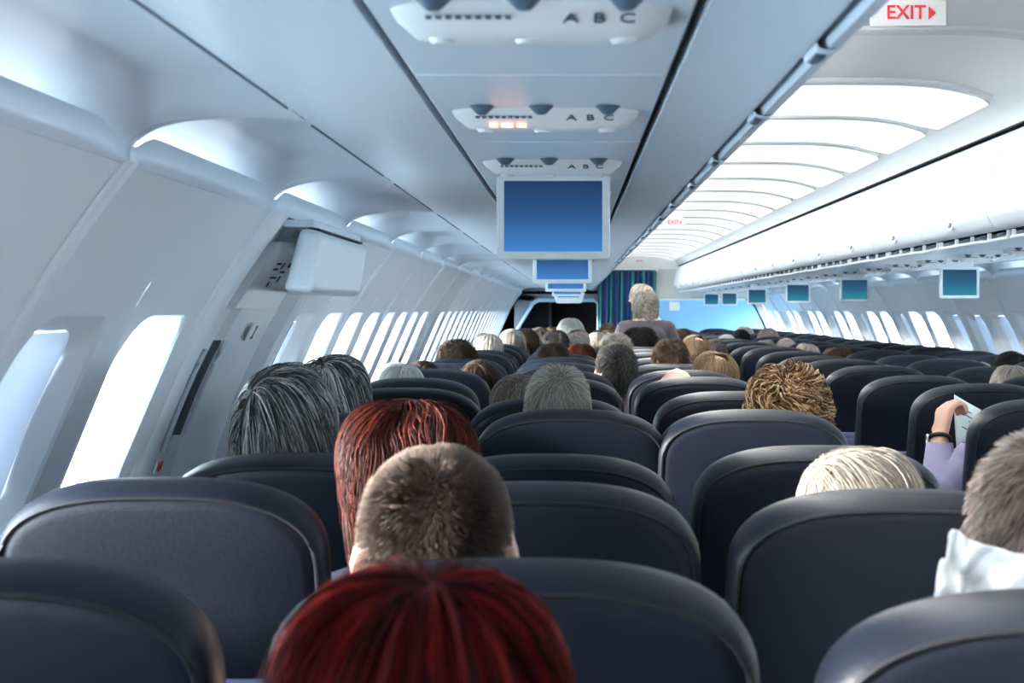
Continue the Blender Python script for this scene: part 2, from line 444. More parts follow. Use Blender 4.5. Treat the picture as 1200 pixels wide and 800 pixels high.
# dark backing in the gaps beside the service panels, and at bin tops
def strip(name,x0,x1,z,ya,yb,m,zz=None):
    o=mk(name,[(x0,ya,z+EZ),(x1,ya,(zz if zz is not None else z)+EZ),(x1,yb,(zz if zz is not None else z)+EZ),(x0,yb,z+EZ)],[(0,1,2,3)],m,smooth=False)
    o.modifiers.new('thick','SOLIDIFY').thickness=.004; return tag(o,kind='structure')
strip('trim_1',-.24,.29,.325,Y0,Y1,M['gap']); strip('trim_2',1.49,2.06,.285,Y0,Y1,M['gap'])
strip('trim_7',.2515,.268,.290,Y0,Y1,M['gap']); strip('trim_3',1.445,1.51,.607,Y0,Y1,M['gap']); strip('trim_4',.29,.36,.618,Y0,Y1,M['gap'])

# ------------------------------------------------------------------ ceiling
cp=[(.355,.617),(.40,.645),(.43,.68)]; 
dome=[]
for i in range(25):
    x=.41+(1.39-.41)*i/24; t=(x-.9)/.49
    dome.append((x,.745-.070*abs(t)**3.2))
edge=[(1.40,.674),(1.425,.655),(1.448,.628),(1.452,.609)]
cprof=[(3.6-1.8-x if False else 1.8-x,z) for x,z in reversed(edge)]+dome+edge
o=MB().grid([[ (x,yy,z+EZ) for x,z in cprof] for yy in (Y0,Y1)]).build('ceiling',M['ceil'],ang=40); tag(o,kind='structure')
RIBP=.905; R0=4.96
ribs=[R0+RIBP*k for k in range(-9,18)]
for i,y in enumerate(ribs):
    if y<Y0+.05 or y>Y1-.05: continue
    rp=[(x,z) for x,z in dome[:-1]]
    rows=[]
    for dy,dz in ((-.03,.002),(-.03,-.010),(-.022,-.016),(.022,-.016),(.03,-.012),(.03,.002)):
        rows.append([(x,y+dy,z+dz+EZ) for x,z in rp])
    tag(MB().grid(rows).build('trim_%d'%(10+i),M['rib']),kind='structure')
lampn=0
for i,y in enumerate(ribs):
    if y>Y1-.6 or y<Y0+.05 : continue
    if y<4.9: continue        # the nearest ceiling panels are plain
    L=RIBP-.05
    loc=empty('ceiling_light',(0,y+.025,0),'ceiling light above the aisle behind the camera','ceiling light','ceiling lights above the aisle')
    if y>4.9:
        loc['label']='glowing white curved ceiling light panel above the aisle, %s from the camera'%ordw[lampn]; lampn+=1
    out=rrect(.94,L,.06,6); xs=np.linspace(-.47,.47,19); rows=[]
    for x in xs:
        # panel half length narrows in the rounded corners
        dx=.47-abs(x); r=.07; hl=L/2-(r-math.sqrt(max(0,r*r-(r-min(dx,r))**2)))
        X=.9+x; t=(X-.9)/.49; z=.745-.070*abs(t)**3.2-.006
        rows.append([(X,L/2-hl,z+EZ),(X,L/2-hl+.02,z+EZ-.003),(X,L/2+hl-.02,z+EZ-.003),(X,L/2+hl,z+EZ)])
    MB().grid(rows).build('diffuser',M['lamp'],loc,ang=0)
    fr=[]
    for x in xs:
        dx=.47-abs(x); r=.07; hl=L/2-(r-math.sqrt(max(0,r*r-(r-min(dx,r))**2)));X=.9+x; t=(X-.9)/.49; fr.append((X,L/2-hl,.745-.070*abs(t)**3.2-.004+EZ))
    for x in xs[::-1]:
        dx=.47-abs(x); r=.07; hl=L/2-(r-math.sqrt(max(0,r*r-(r-min(dx,r))**2)));X=.9+x; t=(X-.9)/.49; fr.append((X,L/2+hl,.745-.070*abs(t)**3.2-.004+EZ))
    MB().tube(fr,.004,6,closed=True).build('frame',M['ceil'],loc)
for nm,x,lab in (('left',.375,'added light strip, out of sight along the top of the left overhead bins'),):
    mb=MB(); y=Y0+.1
    ls=empty('added_light_strip',(0,0,0),lab,'added light strip')  # unseen strip, added to brighten the ceiling and the right bin doors
    k=0
    while y<Y1-1.2:
        q=MB().box((.385,y+.55,.632+EZ),(.03,1.1,.008)).build('tube',M['strip'],ls,smooth=False); y+=SEG
# ------------------------------------------------------------------ text
def text(body,size,loc,rot,m,parent,name='letter',ext=.0004,align='CENTER',boost=0):
    cu=bpy.data.curves.new(name,'FONT'); cu.body=body; cu.size=size; cu.extrude=ext; cu.align_x=align; cu.align_y='CENTER'
    cu.materials.append(m); o=bpy.data.objects.new(name,cu); 
    C.objects.link(o); cu.offset=boost
    bpy.context.view_layer.update(); me=bpy.data.meshes.new_from_object(o.evaluated_get(bpy.context.evaluated_depsgraph_get()))
    bpy.data.objects.remove(o); bpy.data.curves.remove(cu); o=bpy.data.objects.new(name,me); o.location=loc; o.rotation_euler=rot; return link(o,parent)
def exit_sign(x,y,z,w,h,label):
    t=empty('exit_sign',(x,y,z),label,'sign')
    MB().box((0,0,0),(w,.012,h)).build('sign_board',M['signw'],t,bevel=.002)
    tx=text('EXIT',h*.74,(w*.225,-.0075,0),(PI/2,0,0),M['red'],t,'lettering',boost=.0006*h/.05,align='RIGHT')
    a=h*.26; cx=w*.26
    mk('arrow',[(cx,-.0075,-a),(cx+a*1.05,-.0075,0),(cx,-.0075,a)],[(0,1,2)],M['red'],t,False)
    MB().box((0,.0,h/2+.02),(w*.8,.01,.05)).build('mount',M['ceil'],t)
    return t
# near sign hangs below ceiling at y 3.6
exit_sign(.80,3.66,.706+EZ,.18,.062,'white EXIT sign with red letters and arrow, largest, at the top of the picture')
exit_sign(.80,12.1,.69+EZ,.17,.06,'white EXIT sign with red letters, smaller one further down the aisle ceiling')
o=exit_sign(.88,Y1-.25,.665+EZ,.26,.05,'white EXIT sign with red letters above the curtain at the cabin end')

# ------------------------------------------------------------------ service panels with reading lights
def service_panel(side, y, L, label, letters):
    t=empty('service_panel',(0,y,0),label,'service panel','service panels above the '+('left' if side<0 else 'right')+' seats')
    if side<0: x0,x1,z=-.204,.122,.300
    else: x0,x1,z=1.777,2.022,.256
    p=MB().box(((x0+x1)/2,L/2,z+.006+EZ),(x1-x0,L-.006,.012)); p.build('cover',M['bin'],t,bevel=.003)
    cx=(x0+x1)/2; w=(x1-x0)*.86; yc=L*.5
    # console: rounded bar whose rear face leans towards the passengers behind
    rows=[]
    for s in np.linspace(-1,1,15):
        k=math.sqrt(max(0,1-abs(s)**6)); x=cx+s*w/2
        prof=[(-.076,0),(-.072,-.002),(-.070,-.003),(-.035,-.016*k-.003),(-.022,-.021*k-.003),(.03,-.021*k-.003),(.055,-.012*k-.002),(.065,0)]
        rows.append([(x,yc+a*(.55+.45*k),z+b+EZ) for a,b in prof])
    MB().grid(rows).build('console',M['white'],t,ang=60)
    fx=PI/2-math.atan2(.02,.024)*0.25
    face=(yc-.0535,z-.0125+EZ)
    for k,q in enumerate((-.33,-.02,.33)):
        n=MB().lathe([(.0,-.012),(.006,-.012),(.009,-.010),(.015,-.004),(.019,0),(.0,.0)],(cx+q*w,yc-.098,z-.001+EZ),n=14)
        n.build('air_nozzle',M['nozzle'],t)
        lm=MB().lathe([(.0,-.009),(.010,-.009),(.014,-.004),(.015,0)],(cx+q*w,yc+.005,z-.019+EZ),n=14); lm.build('reading_light',M['bezel'],t)
    for k,ch in enumerate(letters):
        text(ch,.024,(cx+(.14+.10*k)*w,face[0],face[1]),(math.radians(158),0,0),M['ink'],t)
    # printed lettering line and lit symbols
    text('no smoking   fasten seat belt',.0075,(cx-.20*w,face[0]-.004,face[1]+.001),(math.radians(52),0,0),M['nozzle'],t,'lettering') if False else None
    rs=MB()
    for k in range(9): rs.box((cx-.36*w+k*.035*w,face[0]-.004,face[1]+.0005),(.006,.006,.001),Matrix.Rotation(math.radians(-22),3,'X'))
    rs.build('small_print',M['nozzle'],t)
    return t
letL=('A','B','C')
for k in range(25):
    y=1.57+.785*k-.785*.5-2*.785
    if y+.785>Y1: break
    v=k-2
    lab=('service panel with nozzles and ABC letters above the left seats, %s from the camera'%ordw[v]) if v>=0 else 'service panel behind the camera above the left seats'
    sp=service_panel(-1,y,.785,lab,letL)
    if v==1:   # lit signs
        for dx,w in ((-.048,.012),(-.028,.018),(-.006,.014)):
            MB().box((-.041+dx-.03,.3925-.030,.300-.0215+EZ),(w,.012,.004)).build('lit_sign',M['amber'],sp)
for k in range(22):
    y=3.6+.8*k
    if y+.8>Y1: break
    service_panel(1,y,.8,'pale service panel with nozzles above the right seats, %s from the camera'%ordw[k],('D','E','F'))
strip('trim_5',1.777,2.022,.256,Y0,3.6,M['bin']); strip('trim_6',-.204,.122,.30,Y0,1.57-.785*2.5,M['bin'])

# ------------------------------------------------------------------ screens
def screen(x,y,w,h,zb,sm,label,group):
    t=empty('video_screen',(x,y,zb+EZ+h/2),label,'screen',group)
    out=rrect(w,h,.008,5); ins=rrect(w*.865,h*.83,.002,5)
    rows=[[(u,.02,v) for u,v in out],[(u,.0,v) for u,v in out],[(u*.985,-.004,v*.98) for u,v in out],[(u,-.004,v+.002) for u,v in ins],[(u,.002,v+.002) for u,v in ins]]
    mb=MB().grid(rows,True); mb.add([(u,.02,v) for u,v in out],[tuple(range(len(out)))]); mb.build('bezel',M['bezel'],t,ang=50)
    mk('display',[(u,.0,v+.002) for u,v in ins],[tuple(range(len(ins)))],sm,t,False).modifiers.new('thick','SOLIDIFY').thickness=.002
    MB().box((0,.008,h/2+.012),(w*.7,.016,.03)).box((-w*.3,.008,h/2+.018),(.02,.02,.05)).box((w*.3,.008,h/2+.018),(.02,.02,.05)).build('hinge',M['bezel'],t,bevel=.002)
    return t
pos=['largest and nearest of those','second of those','third of those','fourth of those','fifth and furthest of those']
for k,(y) in enumerate((3.33,6.35,9.2,12.3,15.4)):
    screen(-.042,y,.246,.184 if k==0 else .184,.109,SC1,'white framed blue screen hanging over the left seats, '+pos[k],'screens over the left seats')
posr=['nearest and rightmost','second from the right','third from the right','fourth from the right','fifth from the right','sixth and furthest']
for k,(x,y) in enumerate(((1.93,7.66),(1.90,10.35),(1.82,12.4),(1.85,15.4),(1.93,18.9),(1.80,19.9))):
    screen(x,y,.196,.155,.057,SC2,'small white framed teal screen hanging over the right seats, '+posr[k],'screens over the right seats')
# wedge housing beyond the last screen
t=mk('ceiling_housing',[(-.22,0,.06),(.14,0,.06),(.10,0,-.06),(-.18,0,-.06),(-.22,.3,.06),(.14,.3,.06),(.10,.3,-.06),(-.18,.3,-.06)],
   [(0,1,2,3),(4,7,6,5),(0,4,5,1),(3,2,6,7),(0,3,7,4),(1,5,6,2)],M['white'],smooth=False); t.location=(0,17.2,.135+EZ)
t.modifiers.new('bevel','BEVEL').width=.01
MB().box((-.04,.15,.11),(.2,.2,.12)).build('mount',M['white'],t)
tag(t,'small white wedge-shaped housing under the ceiling beyond the last left screen','housing')

# ------------------------------------------------------------------ door in left wall
def PLf(y,Z,off=0): return (WL(Z)+off, y, Z+EZ)
dz=[-1.4+(1.4+.232)*i/40 for i in range(41)]
mb=MB()
prof=[(3.58,0),(3.60,.012),(3.63,.02),(3.70,.02),(3.735,.012),(3.75,-.03)]
mb.grid([[PLf(y,z,o) for z in dz] for y,o in prof])
prof=[(4.63,-.03),(4.645,.012),(4.67,.02),(4.74,.016),(4.77,0)]
mb.grid([[PLf(y,z,o) for z in dz] for y,o in prof])
tag(mb.build('trim_40',M['wall'],ang=30),kind='structure')
dr=MB(); zs=[-1.38+(1.38+.226)*i/30 for i in range(31)]
cols=[(3.752,-.03),(3.78,-.028),(3.782,-.055),(3.875,-.055),(3.878,-.022),(3.95,-.022),(3.955,-.045),(4.00,-.045),(4.06,-.045),(4.065,-.02),(4.30,-.018),(4.56,-.02),(4.60,-.028),(4.628,-.03)]
dr.grid([[PLf(y,z,o) for z in zs] for y,o in cols])
d=dr.build('door_1',M['wall'],ang=30); tag(d,kind='structure',label='emergency exit door in the left wall')
# grips
for y0_,y1_,za,zb_,dp in ((3.785,3.873,-.36,-.10,-.053),(3.957,4.058,-.33,-.08,-.043)):
    zs2=[za+(zb_-za)*i/8 for i in range(9)]
    q=MB().grid([[PLf(yy,z,dd) for z in zs2] for yy,dd in ((y0_,dp),(y1_-.002,dp),(y1_-.001,-.024))]); q.build('grip_recess',M['grey'],d)
    q=MB().tube([PLf(y1_+.012,z,-.016) for z in zs2],.007,8); q.build('handle',M['wall'],d)
# overhead slide housing (box above door)
def boxed(pts8): return pts8,[(0,1,2,3),(4,7,6,5),(0,4,5,1),(1,5,6,2),(2,6,7,3),(3,7,4,0)]
bx=[(-.705,3.82,.05),(-.63,3.80,.045),(-.615,3.79,.19),(-.69,3.79,.20), (-.76,4.58,.045),(-.63,4.60,.04),(-.615,4.62,.185),(-.72,4.62,.2)]
bx=[(-.715,3.80,.045),(-.64,3.78,.04),(-.615,3.78,.192),(-.672,3.79,.205),(-.86,4.60,.045),(-.64,4.62,.04),(-.615,4.62,.192),(-.72,4.62,.205)]
v,f=boxed([(x,y,z+EZ) for x,y,z in bx]); b=MB().add(v,f).build('door_housing',M['wall'],smooth=True,bevel=.018)
b.modifiers['bevel'].segments=4
tag(b,'boxy white housing mounted above the exit door on the left wall','housing')
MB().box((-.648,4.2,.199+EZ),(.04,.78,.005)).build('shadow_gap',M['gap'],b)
MB().box((-.675,4.2,.213+EZ),(.075,.84,.018)).build('top_rail',M['bin'],b,bevel=.003)
# placards
def placard(y,Z,w,h,off,label,marks,mcol):
    base=Vector(PLf(y,Z,off)); sl=(Vector(PLf(y,Z+.01))-Vector(PLf(y,Z-.01))).normalized()
    n=sl.cross(Vector((0,-1,0))).normalized(); 
    if n.x<0: n=-n
    R=Matrix((Vector((0,1,0)),n,sl)).transposed()
    mb=MB().box(base,(w,.004,h),R); o=mb.build('placard',M['signw'],smooth=False); tag(o,label,'placard')
    g=MB()
    for (u,v,a,b_) in marks: g.box(base+R@Vector((u*w,.0025,v*h)),(a*w,.001,b_*h),R)
    g.build('printing',mcol,o,smooth=False); return o
def QP(u,v,lift=0):          # u across from the frame side, v up; lift off the plate
    base=Vector(PLf(3.84+.15*u,.005+.165*v,.012+.075*u)); return base+Vector((lift*.55,-lift*.8,-lift*.2))
fr_=[QP(0,0),QP(1,0),QP(1,1),QP(0,1)]; bk_=[Vector(PLf(3.84+.15*u,.005+.165*v,-.02)) for u,v in ((0,0),(1,0),(1,1),(0,1))]
v_,f_=boxed(fr_+bk_); pl=MB().add(v_,f_).build('placard',M['signw'],smooth=False)
tag(pl,'tilted white placard with small dark symbols high beside the exit door housing','placard')
pm=MB()
for u,v,a_,b_ in ((.2,.80,.2,.05),(.2,.66,.2,.05),(.45,.75,.07,.16),(.6,.6,.2,.05),(.65,.42,.07,.16),(.35,.45,.25,.05),(.3,.28,.07,.12),(.75,.78,.12,.12)):
    a_*=.6; b_*=.6; u=.25+u*.5; v=.2+v*.6
    pm.add([QP(u-a_/2,v-b_/2,.005),QP(u+a_/2,v-b_/2,.005),QP(u+a_/2,v+b_/2,.005),QP(u-a_/2,v+b_/2,.005)],[(0,1,2,3)])
pm.build('printing',M['ink'],pl,smooth=False)
placard(4.30,-.06,.11,.055,.0,'small white rectangular placard with black mark in the middle of the exit door',[(0,0,.12,.7),(-.06,.25,.12,.15),(0,-.35,.3,.1)],M['ink'])
placard(3.72,-.38,.05,.03,.025,'small red printed marking low on the door frame beside the grey head',[(-.3,.1,.15,.7),(0,-.1,.2,.6),(.3,.1,.2,.7)],M['red'])

# ------------------------------------------------------------------ end bulkhead
YE=Y1
def quadwall(name,x0,x1,z0,z1,y,m,th=.04):
    return MB().box(((x0+x1)/2,y,(z0+z1)/2+EZ),(x1-x0,th,z1-z0)).build(name,m,smooth=False)
# left portion: opening framed in pale blue, dark beyond
tag(MB().box((-.95,YE+.02,-.5+EZ),(.30,.04,1.9)).box((-.3,YE+.02,.22+EZ),(1.6,.04,.18)).build('wall_front',M['grey'],smooth=False),kind='structure')
fr=[(-.86,-1.39),(-.86,-.45),(-.55,.09),(-.47,.135),(.30,.135),(.36,.08),(.36,-1.39)]
t=MB().tube([(x,YE-.01,z+EZ) for x,z in fr],.028,8).build('trim_50',M['frame_blue']); tag(t,kind='structure')
tag(MB().add([(-1.0,YE+.0,-1.4+EZ),(-.86,YE,-1.4+EZ),(-.86,YE,-.45+EZ),(-.55,YE,.09+EZ),(-.5,YE,.2+EZ),(-1.0,YE,.2+EZ)],[(0,1,2,3,4,5)]).build('trim_51',M['grey'],smooth=False),kind='structure')
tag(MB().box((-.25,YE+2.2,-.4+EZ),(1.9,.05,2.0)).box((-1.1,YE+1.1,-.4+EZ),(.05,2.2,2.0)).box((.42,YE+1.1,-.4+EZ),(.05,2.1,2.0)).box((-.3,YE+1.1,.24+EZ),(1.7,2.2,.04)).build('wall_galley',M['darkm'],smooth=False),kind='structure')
# dim galley shapes
g=empty('galley_unit',(-.55,YE+1.2,0),'dark galley unit seen in shadow through the opening at the cabin end','galley')
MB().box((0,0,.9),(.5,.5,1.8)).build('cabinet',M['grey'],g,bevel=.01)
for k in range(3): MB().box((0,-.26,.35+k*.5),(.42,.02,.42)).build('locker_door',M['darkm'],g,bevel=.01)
# panels behind aisle curtain and right side
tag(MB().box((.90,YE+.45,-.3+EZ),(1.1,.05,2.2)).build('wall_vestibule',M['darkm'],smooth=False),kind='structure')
tag(quadwall('wall_bulkhead_top',.25,2.9,.56,.80,YE+.02,M['ceil']),kind='structure')
tag(quadwall('wall_bulkhead_middle',1.13,2.95,-1.4,.58,YE+.03,M['beige']),kind='structure')
tag(MB().box((1.125,YE-.0,-.4+EZ),(.03,.06,2.0)).build('trim_52',M['white']),kind='structure')
# light blue panel
bl=[(1.16,-1.3),(1.16,.10),(1.20,.145),(2.38,.145),(2.50,.06),(2.62,-.18),(2.72,-.45),(2.75,-1.3)]
mb=MB(); n=len(bl); mb.add([(x,YE-.01,z+EZ) for x,z in bl]+[(x,YE-.03,z+EZ) for x,z in bl],[tuple(range(n)),tuple(range(2*n-1,n-1,-1))]+[(i,(i+1)%n,n+(i+1)%n,n+i) for i in range(n)])
p=mb.build('divider_panel',M['sky_panel'],smooth=False); tag(p,'light sky-blue divider panel closing the right side of the cabin end','panel')
MB().tube([(x,YE-.03,z+EZ) for x,z in bl[2:7]],.014,6).build('edge_seal',M['gap'],p)
MB().tube([(x,YE-.03,z+EZ) for x,z in bl[0:4]],.016,6).build('edge_trim',M['white'],p)
mb=MB().box((1.40,YE-.038,.05+EZ),(.14,.006,.12)).build('placard',M['signw'],p,bevel=.002)
# curtain
mb=MB(); rows=[]
for i in range(26):
    u=i/25; z=.545-1.92*u
    row=[]
    for k in range(141):
        s=k/140; x=.34+.80*s; amp=.028+.012*u
        row.append((x+.01*math.sin(s*40+u*3), YE-.10+amp*math.sin(s*2*PI*11+.5*math.sin(u*3)), z+EZ))
    rows.append(row)
c=mb.grid(rows).build('aisle_curtain',M['curtain'],ang=0); c.modifiers.new('thick','SOLIDIFY').thickness=.004
tag(c,'dark blue and green striped curtain drawn across the aisle end','curtain')
r=MB().tube([(.30,YE-.10,.555+EZ),(1.18,YE-.10,.555+EZ)],.014,10).build('curtain_rail',M['white'])
tag(r,'white rail holding the striped curtain','rail')
MB().box((1.15,YE-.06,.555+EZ),(.04,.14,.05)).build('bracket',M['white'],r,bevel=.004)
# upper area above opening on left between bins
tag(MB().box((.12,YE+.02,.45+EZ),(.5,.04,.35)).build('wall_front_upper',M['ceil'],smooth=False),kind='structure')
# back wall behind the camera
tag(MB().box((.9,Y0-.02,1.1),(4.2,.04,2.4)).build('wall_back',M['grey'],smooth=False),kind='structure')

# ------------------------------------------------------------------ seats
def make_seat():
    t=empty('airline_seat')
    A=.232; B=.130; Hh=.70; T=.105; tilt=math.radians(13)
    R=Matrix.Rotation(tilt,3,'X')     # top leans to -Y (towards the row behind)
    def loop(ins, n=14):
        pts=[]; a=A-ins; b=B-ins*.9
        for k in range(2*n+1):
            an=PI-PI*k/(2*n); c,s=math.cos(an),math.sin(an)
            x=a*math.copysign(abs(c)**(2/2.8),c); z=-B+b*abs(s)**(2/2.8)
            pts.append((x,z))
        for k in range(1,8): 
            z=-B-(Hh-B-.03-ins)*k/7; pts.append((a+.006*min(1,k/3)-(.004*k if k>5 else 0),z))
        pts.append((a-.03,-Hh+ins)); pts.append((-a+.03,-Hh+ins))
        for k in range(7,0,-1):
            z=-B-(Hh-B-.03-ins)*k/7; pts.append((-a-.006*min(1,k/3)+(.004*k if k>5 else 0),z))
        return pts
    top=Vector((0,-.06,1.146))
    def W(x,d,z): return R@Vector((x,d,z)) + top
    rings=[(.11,-.0042),(.09,-.0035),(.07,-.002),(.03,.001),(.014,.004),(.006,.011),(.000,.024),(-.002,.05),(.002,.078),(.014,.096),(.035,.106),(.09,.112),(.11,.112)]
    rows=[[W(x,d,z) for x,z in loop(i)] for i,d in rings]
    mb=MB().grid(rows,True); nn=len(rows[0])
    mb.add(rows[0],[tuple(range(nn))]); mb.add(rows[-1],[tuple(range(nn-1,-1,-1))])
    mb.build('backrest',M['leather'],t,ang=60)
    # piping on the rear edge
    lp=[W(x,.0045,z) for x,z in loop(.0095)]
    MB().tube(lp,.0032,6,closed=True).build('piping',M['welt'],t)
    # rear shell, tray and pocket
    def plate(x0,x1,z0,z1,d,th,m,name,par,r=.02):
        out=rrect(x1-x0,z1-z0,r,5); cx=(x0+x1)/2; cz=(z0+z1)/2
        rws=[[W(cx+u,d,cz+v) for u,v in out],[W(cx+u,d-th*.7,cz+v) for u,v in out],[W(cx+u*.985,d-th,cz+v*.98) for u,v in out]]
        q=MB().grid(rws,True); q.add(rws[-1],[tuple(range(len(out)))]); return q.build(name,m,par,ang=50)
    sh=plate(-.222,.222,-.69,-.275,.000,.016,M['shell'],'seat_shell',t)
    tr=plate(-.2,.2,-.52,-.30,-.014,.012,M['shell'],'tray_table',t)
    plate(-.02,.02,-.315,-.292,-.022,.010,M['bezel'],'latch',tr,.006)
    plate(-.19,.19,-.68,-.54,-.014,.02,M['leather'],'seat_pocket',t)
    # cushion
    rows=[]
    for ins,z in ((.06,.36),(.01,.37),(0,.41),(0,.44),(.02,.475),(.06,.487),(.12,.49)):
        rows.append([Vector((u*(1-ins/.3),.36+v*(1-ins/.3),z)) for u,v in rrect(.455,.46,.06,5)])
    q=MB().grid(rows,True); q.add(rows[-1],[tuple(range(len(rows[-1])))]); q.add(rows[0],[tuple(range(len(rows[0])))]); q.build('seat_cushion',M['leather'],t,ang=50)
    for s in (-1,1):
        ar=MB(); 
        ar.box((s*.243,.26,.635),(.036,.38,.045)); ar.build('armrest',M['welt'],t,bevel=.012)
        lg=MB(); lg.tube([(s*.17,.22,.36),(s*.17,.20,.02)],.018,8).tube([(s*.17,.50,.36),(s*.17,.54,.02)],.018,8); lg.box((s*.17,.37,.012),(.04,.44,.02)); lg.build('leg',M['metal'],t)
    return t
SEATP=make_seat()
seats={}
SEAT_USED=[False]
def place_seat(key,x,y,ztop,label,group,sx=1.0):
    if not SEAT_USED[0]: s=SEATP; SEAT_USED[0]=True
    else: s=copy_tree(SEATP)
    s.location=(x,y,0); s.scale=(sx,1,ztop/1.165)
    tag(s,label,'seat',group); seats[key]=(x,y,ztop); return s
PX=lambda px,y:(px-671)*y/1800
ZT=lambda py,y:EZ-(py-363)*y/1800
over={ # (col,row): (xleft or None, xright or None, ytop, Y)
 ('B',0):(None,260,651,1.43),('C',0):(300,900,652,1.44),('D',0):(950,None,688,1.34),
 ('B',1):(-8,391,557,2.18),('C',1):(None,824,562,2.13),('D',1):(850,None,571,2.10),
 ('B',2):(190,None,529,2.76),('C',2):(None,796,530,2.76),('D',2):(815,1103,520,2.82),
 ('B',3):(None,None,482,3.62),('C',3):(568,770,478,3.72),('D',3):(785,981,478,3.70),
 ('B',4):(388,560,453,4.50),('C',4):(None,744,464,4.30),('D',4):(763,None,457,4.50)}
colx={'B':-.555,'C':-.055,'D':.445}; cname={'B':'window','C':'middle','D':'aisle'}
rows_n=25
for c in 'BCD':
    for r in range(rows_n):
        Y=1.37+.79*r; x=colx[c]; zt=1.165; 
        if Y>19.9: continue
        if (c,r) in over:
            xl,xr,yt,Y=over[(c,r)]; zt=ZT(yt,Y)
            hw=.236
            if xl is not None and xr is not None: x=(PX(xl,Y)+PX(xr,Y))/2
            elif xl is not None: x=PX(xl,Y)+hw
            elif xr is not None: x=PX(xr,Y)-hw
        else: zt+=RNG.uniform(-.006,.006); Y+=RNG.uniform(-.04,.04)
        desc={0:'near-black',1:'dark navy'}.get(r,'dark')
        place_seat((c,r),x,Y,zt,'%s leather seat in the left block, %s column, %s row from the camera'%(desc,cname[c],ordw[r]),'seats of the left block')
rcol={'E':1.30,'F':1.80,'G':2.30}; rname={'E':'aisle','F':'middle','G':'window'}
for c in 'EFG':
    for r in range(20):
        Y=4.14+.8*r
        if Y>19.9: continue
        x=rcol[c]; zt=1.165
        if r==0: x-=.0
        if r==1: Y=4.98; x+=.03
        if r>1: zt+=RNG.uniform(-.006,.006)
        place_seat((c,r),x,Y,zt,'dark leather seat in the right block across the aisle, %s column, %s visible row'%(rname[c],ordw[r]),'seats of the right block')

# ------------------------------------------------------------------ people
def hull(bm,p0,p1,r0,r1,sc0=(1,1,1),sc1=(1,1,1)):
    vs=[]
    b=bmesh.new()
    for p,r,sc in ((p0,r0,sc0),(p1,r1,sc1)):
        m=bmesh.ops.create_icosphere(b,subdivisions=2,radius=1)
        for v in m['verts']: v.co=Vector((v.co.x*r*sc[0],v.co.y*r*sc[1],v.co.z*r*sc[2]))+Vector(p)
    res=bmesh.ops.convex_hull(b,input=b.verts)
    bmesh.ops.delete(b,geom=[g for g in res['geom_interior'] if isinstance(g,bmesh.types.BMVert)],context='VERTS')
    me=bpy.data.meshes.new('t'); b.to_mesh(me); b.free(); bm.from_mesh(me); bpy.data.meshes.remove(me)
def head_into(bm,c,tilt=0):
    c=Vector(c)
    def h(a,b,r0,r1,s0=(1,1,1),s1=(1,1,1)): hull(bm,c+Vector(a),c+Vector(b),r0,r1,s0,s1)
    h((0,-.012,.012),(0,.012,.02),.1,.092,(.79,.9,1),(.76,.85,.98))         # skull
    h((0,.028,-.02),(0,.045,-.078),.07,.040,(.88,.9,1),(.95,.85,.7))         # face, chin
    h((0,.088,.012),(0,.106,-.022),.008,.013,(1,1,1),(1,1,.8))                # nose
    h((-.03,.078,.030),(.03,.078,.030),.012,.012)                             # brow
    h((-.018,.080,-.052),(.018,.080,-.052),.009,.009,(1,1,.6),(1,1,.6))       # mouth
    for s in (-1,1):
        h((s*.029,.074,.008),(s*.031,.074,.008),.012,.012)                    # eyes
        h((s*.086,.000,.014),(s*.099,-.012,-.020),.022,.013,(.35,.75,1.15),(.35,.8,1))  # ears
    h((0,-.012,-.05),(0,-.02,-.13),.054,.056)                                 # neck
def limb(bm,pts,rs):
    for a,b,r0,r1 in zip(pts,pts[1:],rs,rs[1:]): hull(bm,a,b,r0,r1)
def hand_into(bm,wrist,dirv,palm_n,thumb_side,curl=.35,s=1.06):
    """palm, four bent fingers and a thumb"""
    d=Vector(dirv).normalized(); n=Vector(palm_n).normalized(); n=(n-d*n.dot(d)).normalized(); side=Vector(thumb_side); side=(side-d*side.dot(d)-n*side.dot(n)).normalized()
    w=Vector(wrist)
    for k in range(4):
        o=side*(.028-.019*k)*s
        hull(bm,w+d*.015*s+o*.6,w+d*.085*s+o,.013*s,.0105*s)
        L=[.042,.047,.043,.034][k]*s; p=w+d*.088*s+o; a=curl; dd=d.copy()
        r=.0095*s
        for j in range(3):
            dd=(d*math.cos(a)+n*math.sin(a)).normalized(); q=p+dd*L*(1,.65,.5)[j]; hull(bm,p,q,r,r*.92); p=q; r*=.92; a+=curl*1.3
    p=w+d*.03*s+side*.026*s; q=p+(d*.6+side*.55+n*.5).normalized()*.042*s; hull(bm,p,q,.014*s,.011*s); r=q+(d*.8+n*.6-side*.1).normalized()*.034*s; hull(bm,q,r,.011*s,.009*s)
def remesh(bm,name,vox=.008,smooth=6):
    me=bpy.data.meshes.new(name); bm.to_mesh(me); bm.free(); o=bpy.data.objects.new(name,me); C.objects.link(o)
    m=o.modifiers.new('r','REMESH'); m.mode='VOXEL'; m.voxel_size=vox; m.use_smooth_shade=True
    s=o.modifiers.new('s','SMOOTH'); s.factor=.5; s.iterations=smooth
    dg=bpy.context.evaluated_depsgraph_get(); dg.update()
    out=bpy.data.meshes.new_from_object(o.evaluated_get(dg)); out.name=name
    bpy.data.objects.remove(o); bpy.data.meshes.remove(me)
    out.polygons.foreach_set('use_smooth',[True]*len(out.polygons)); return out
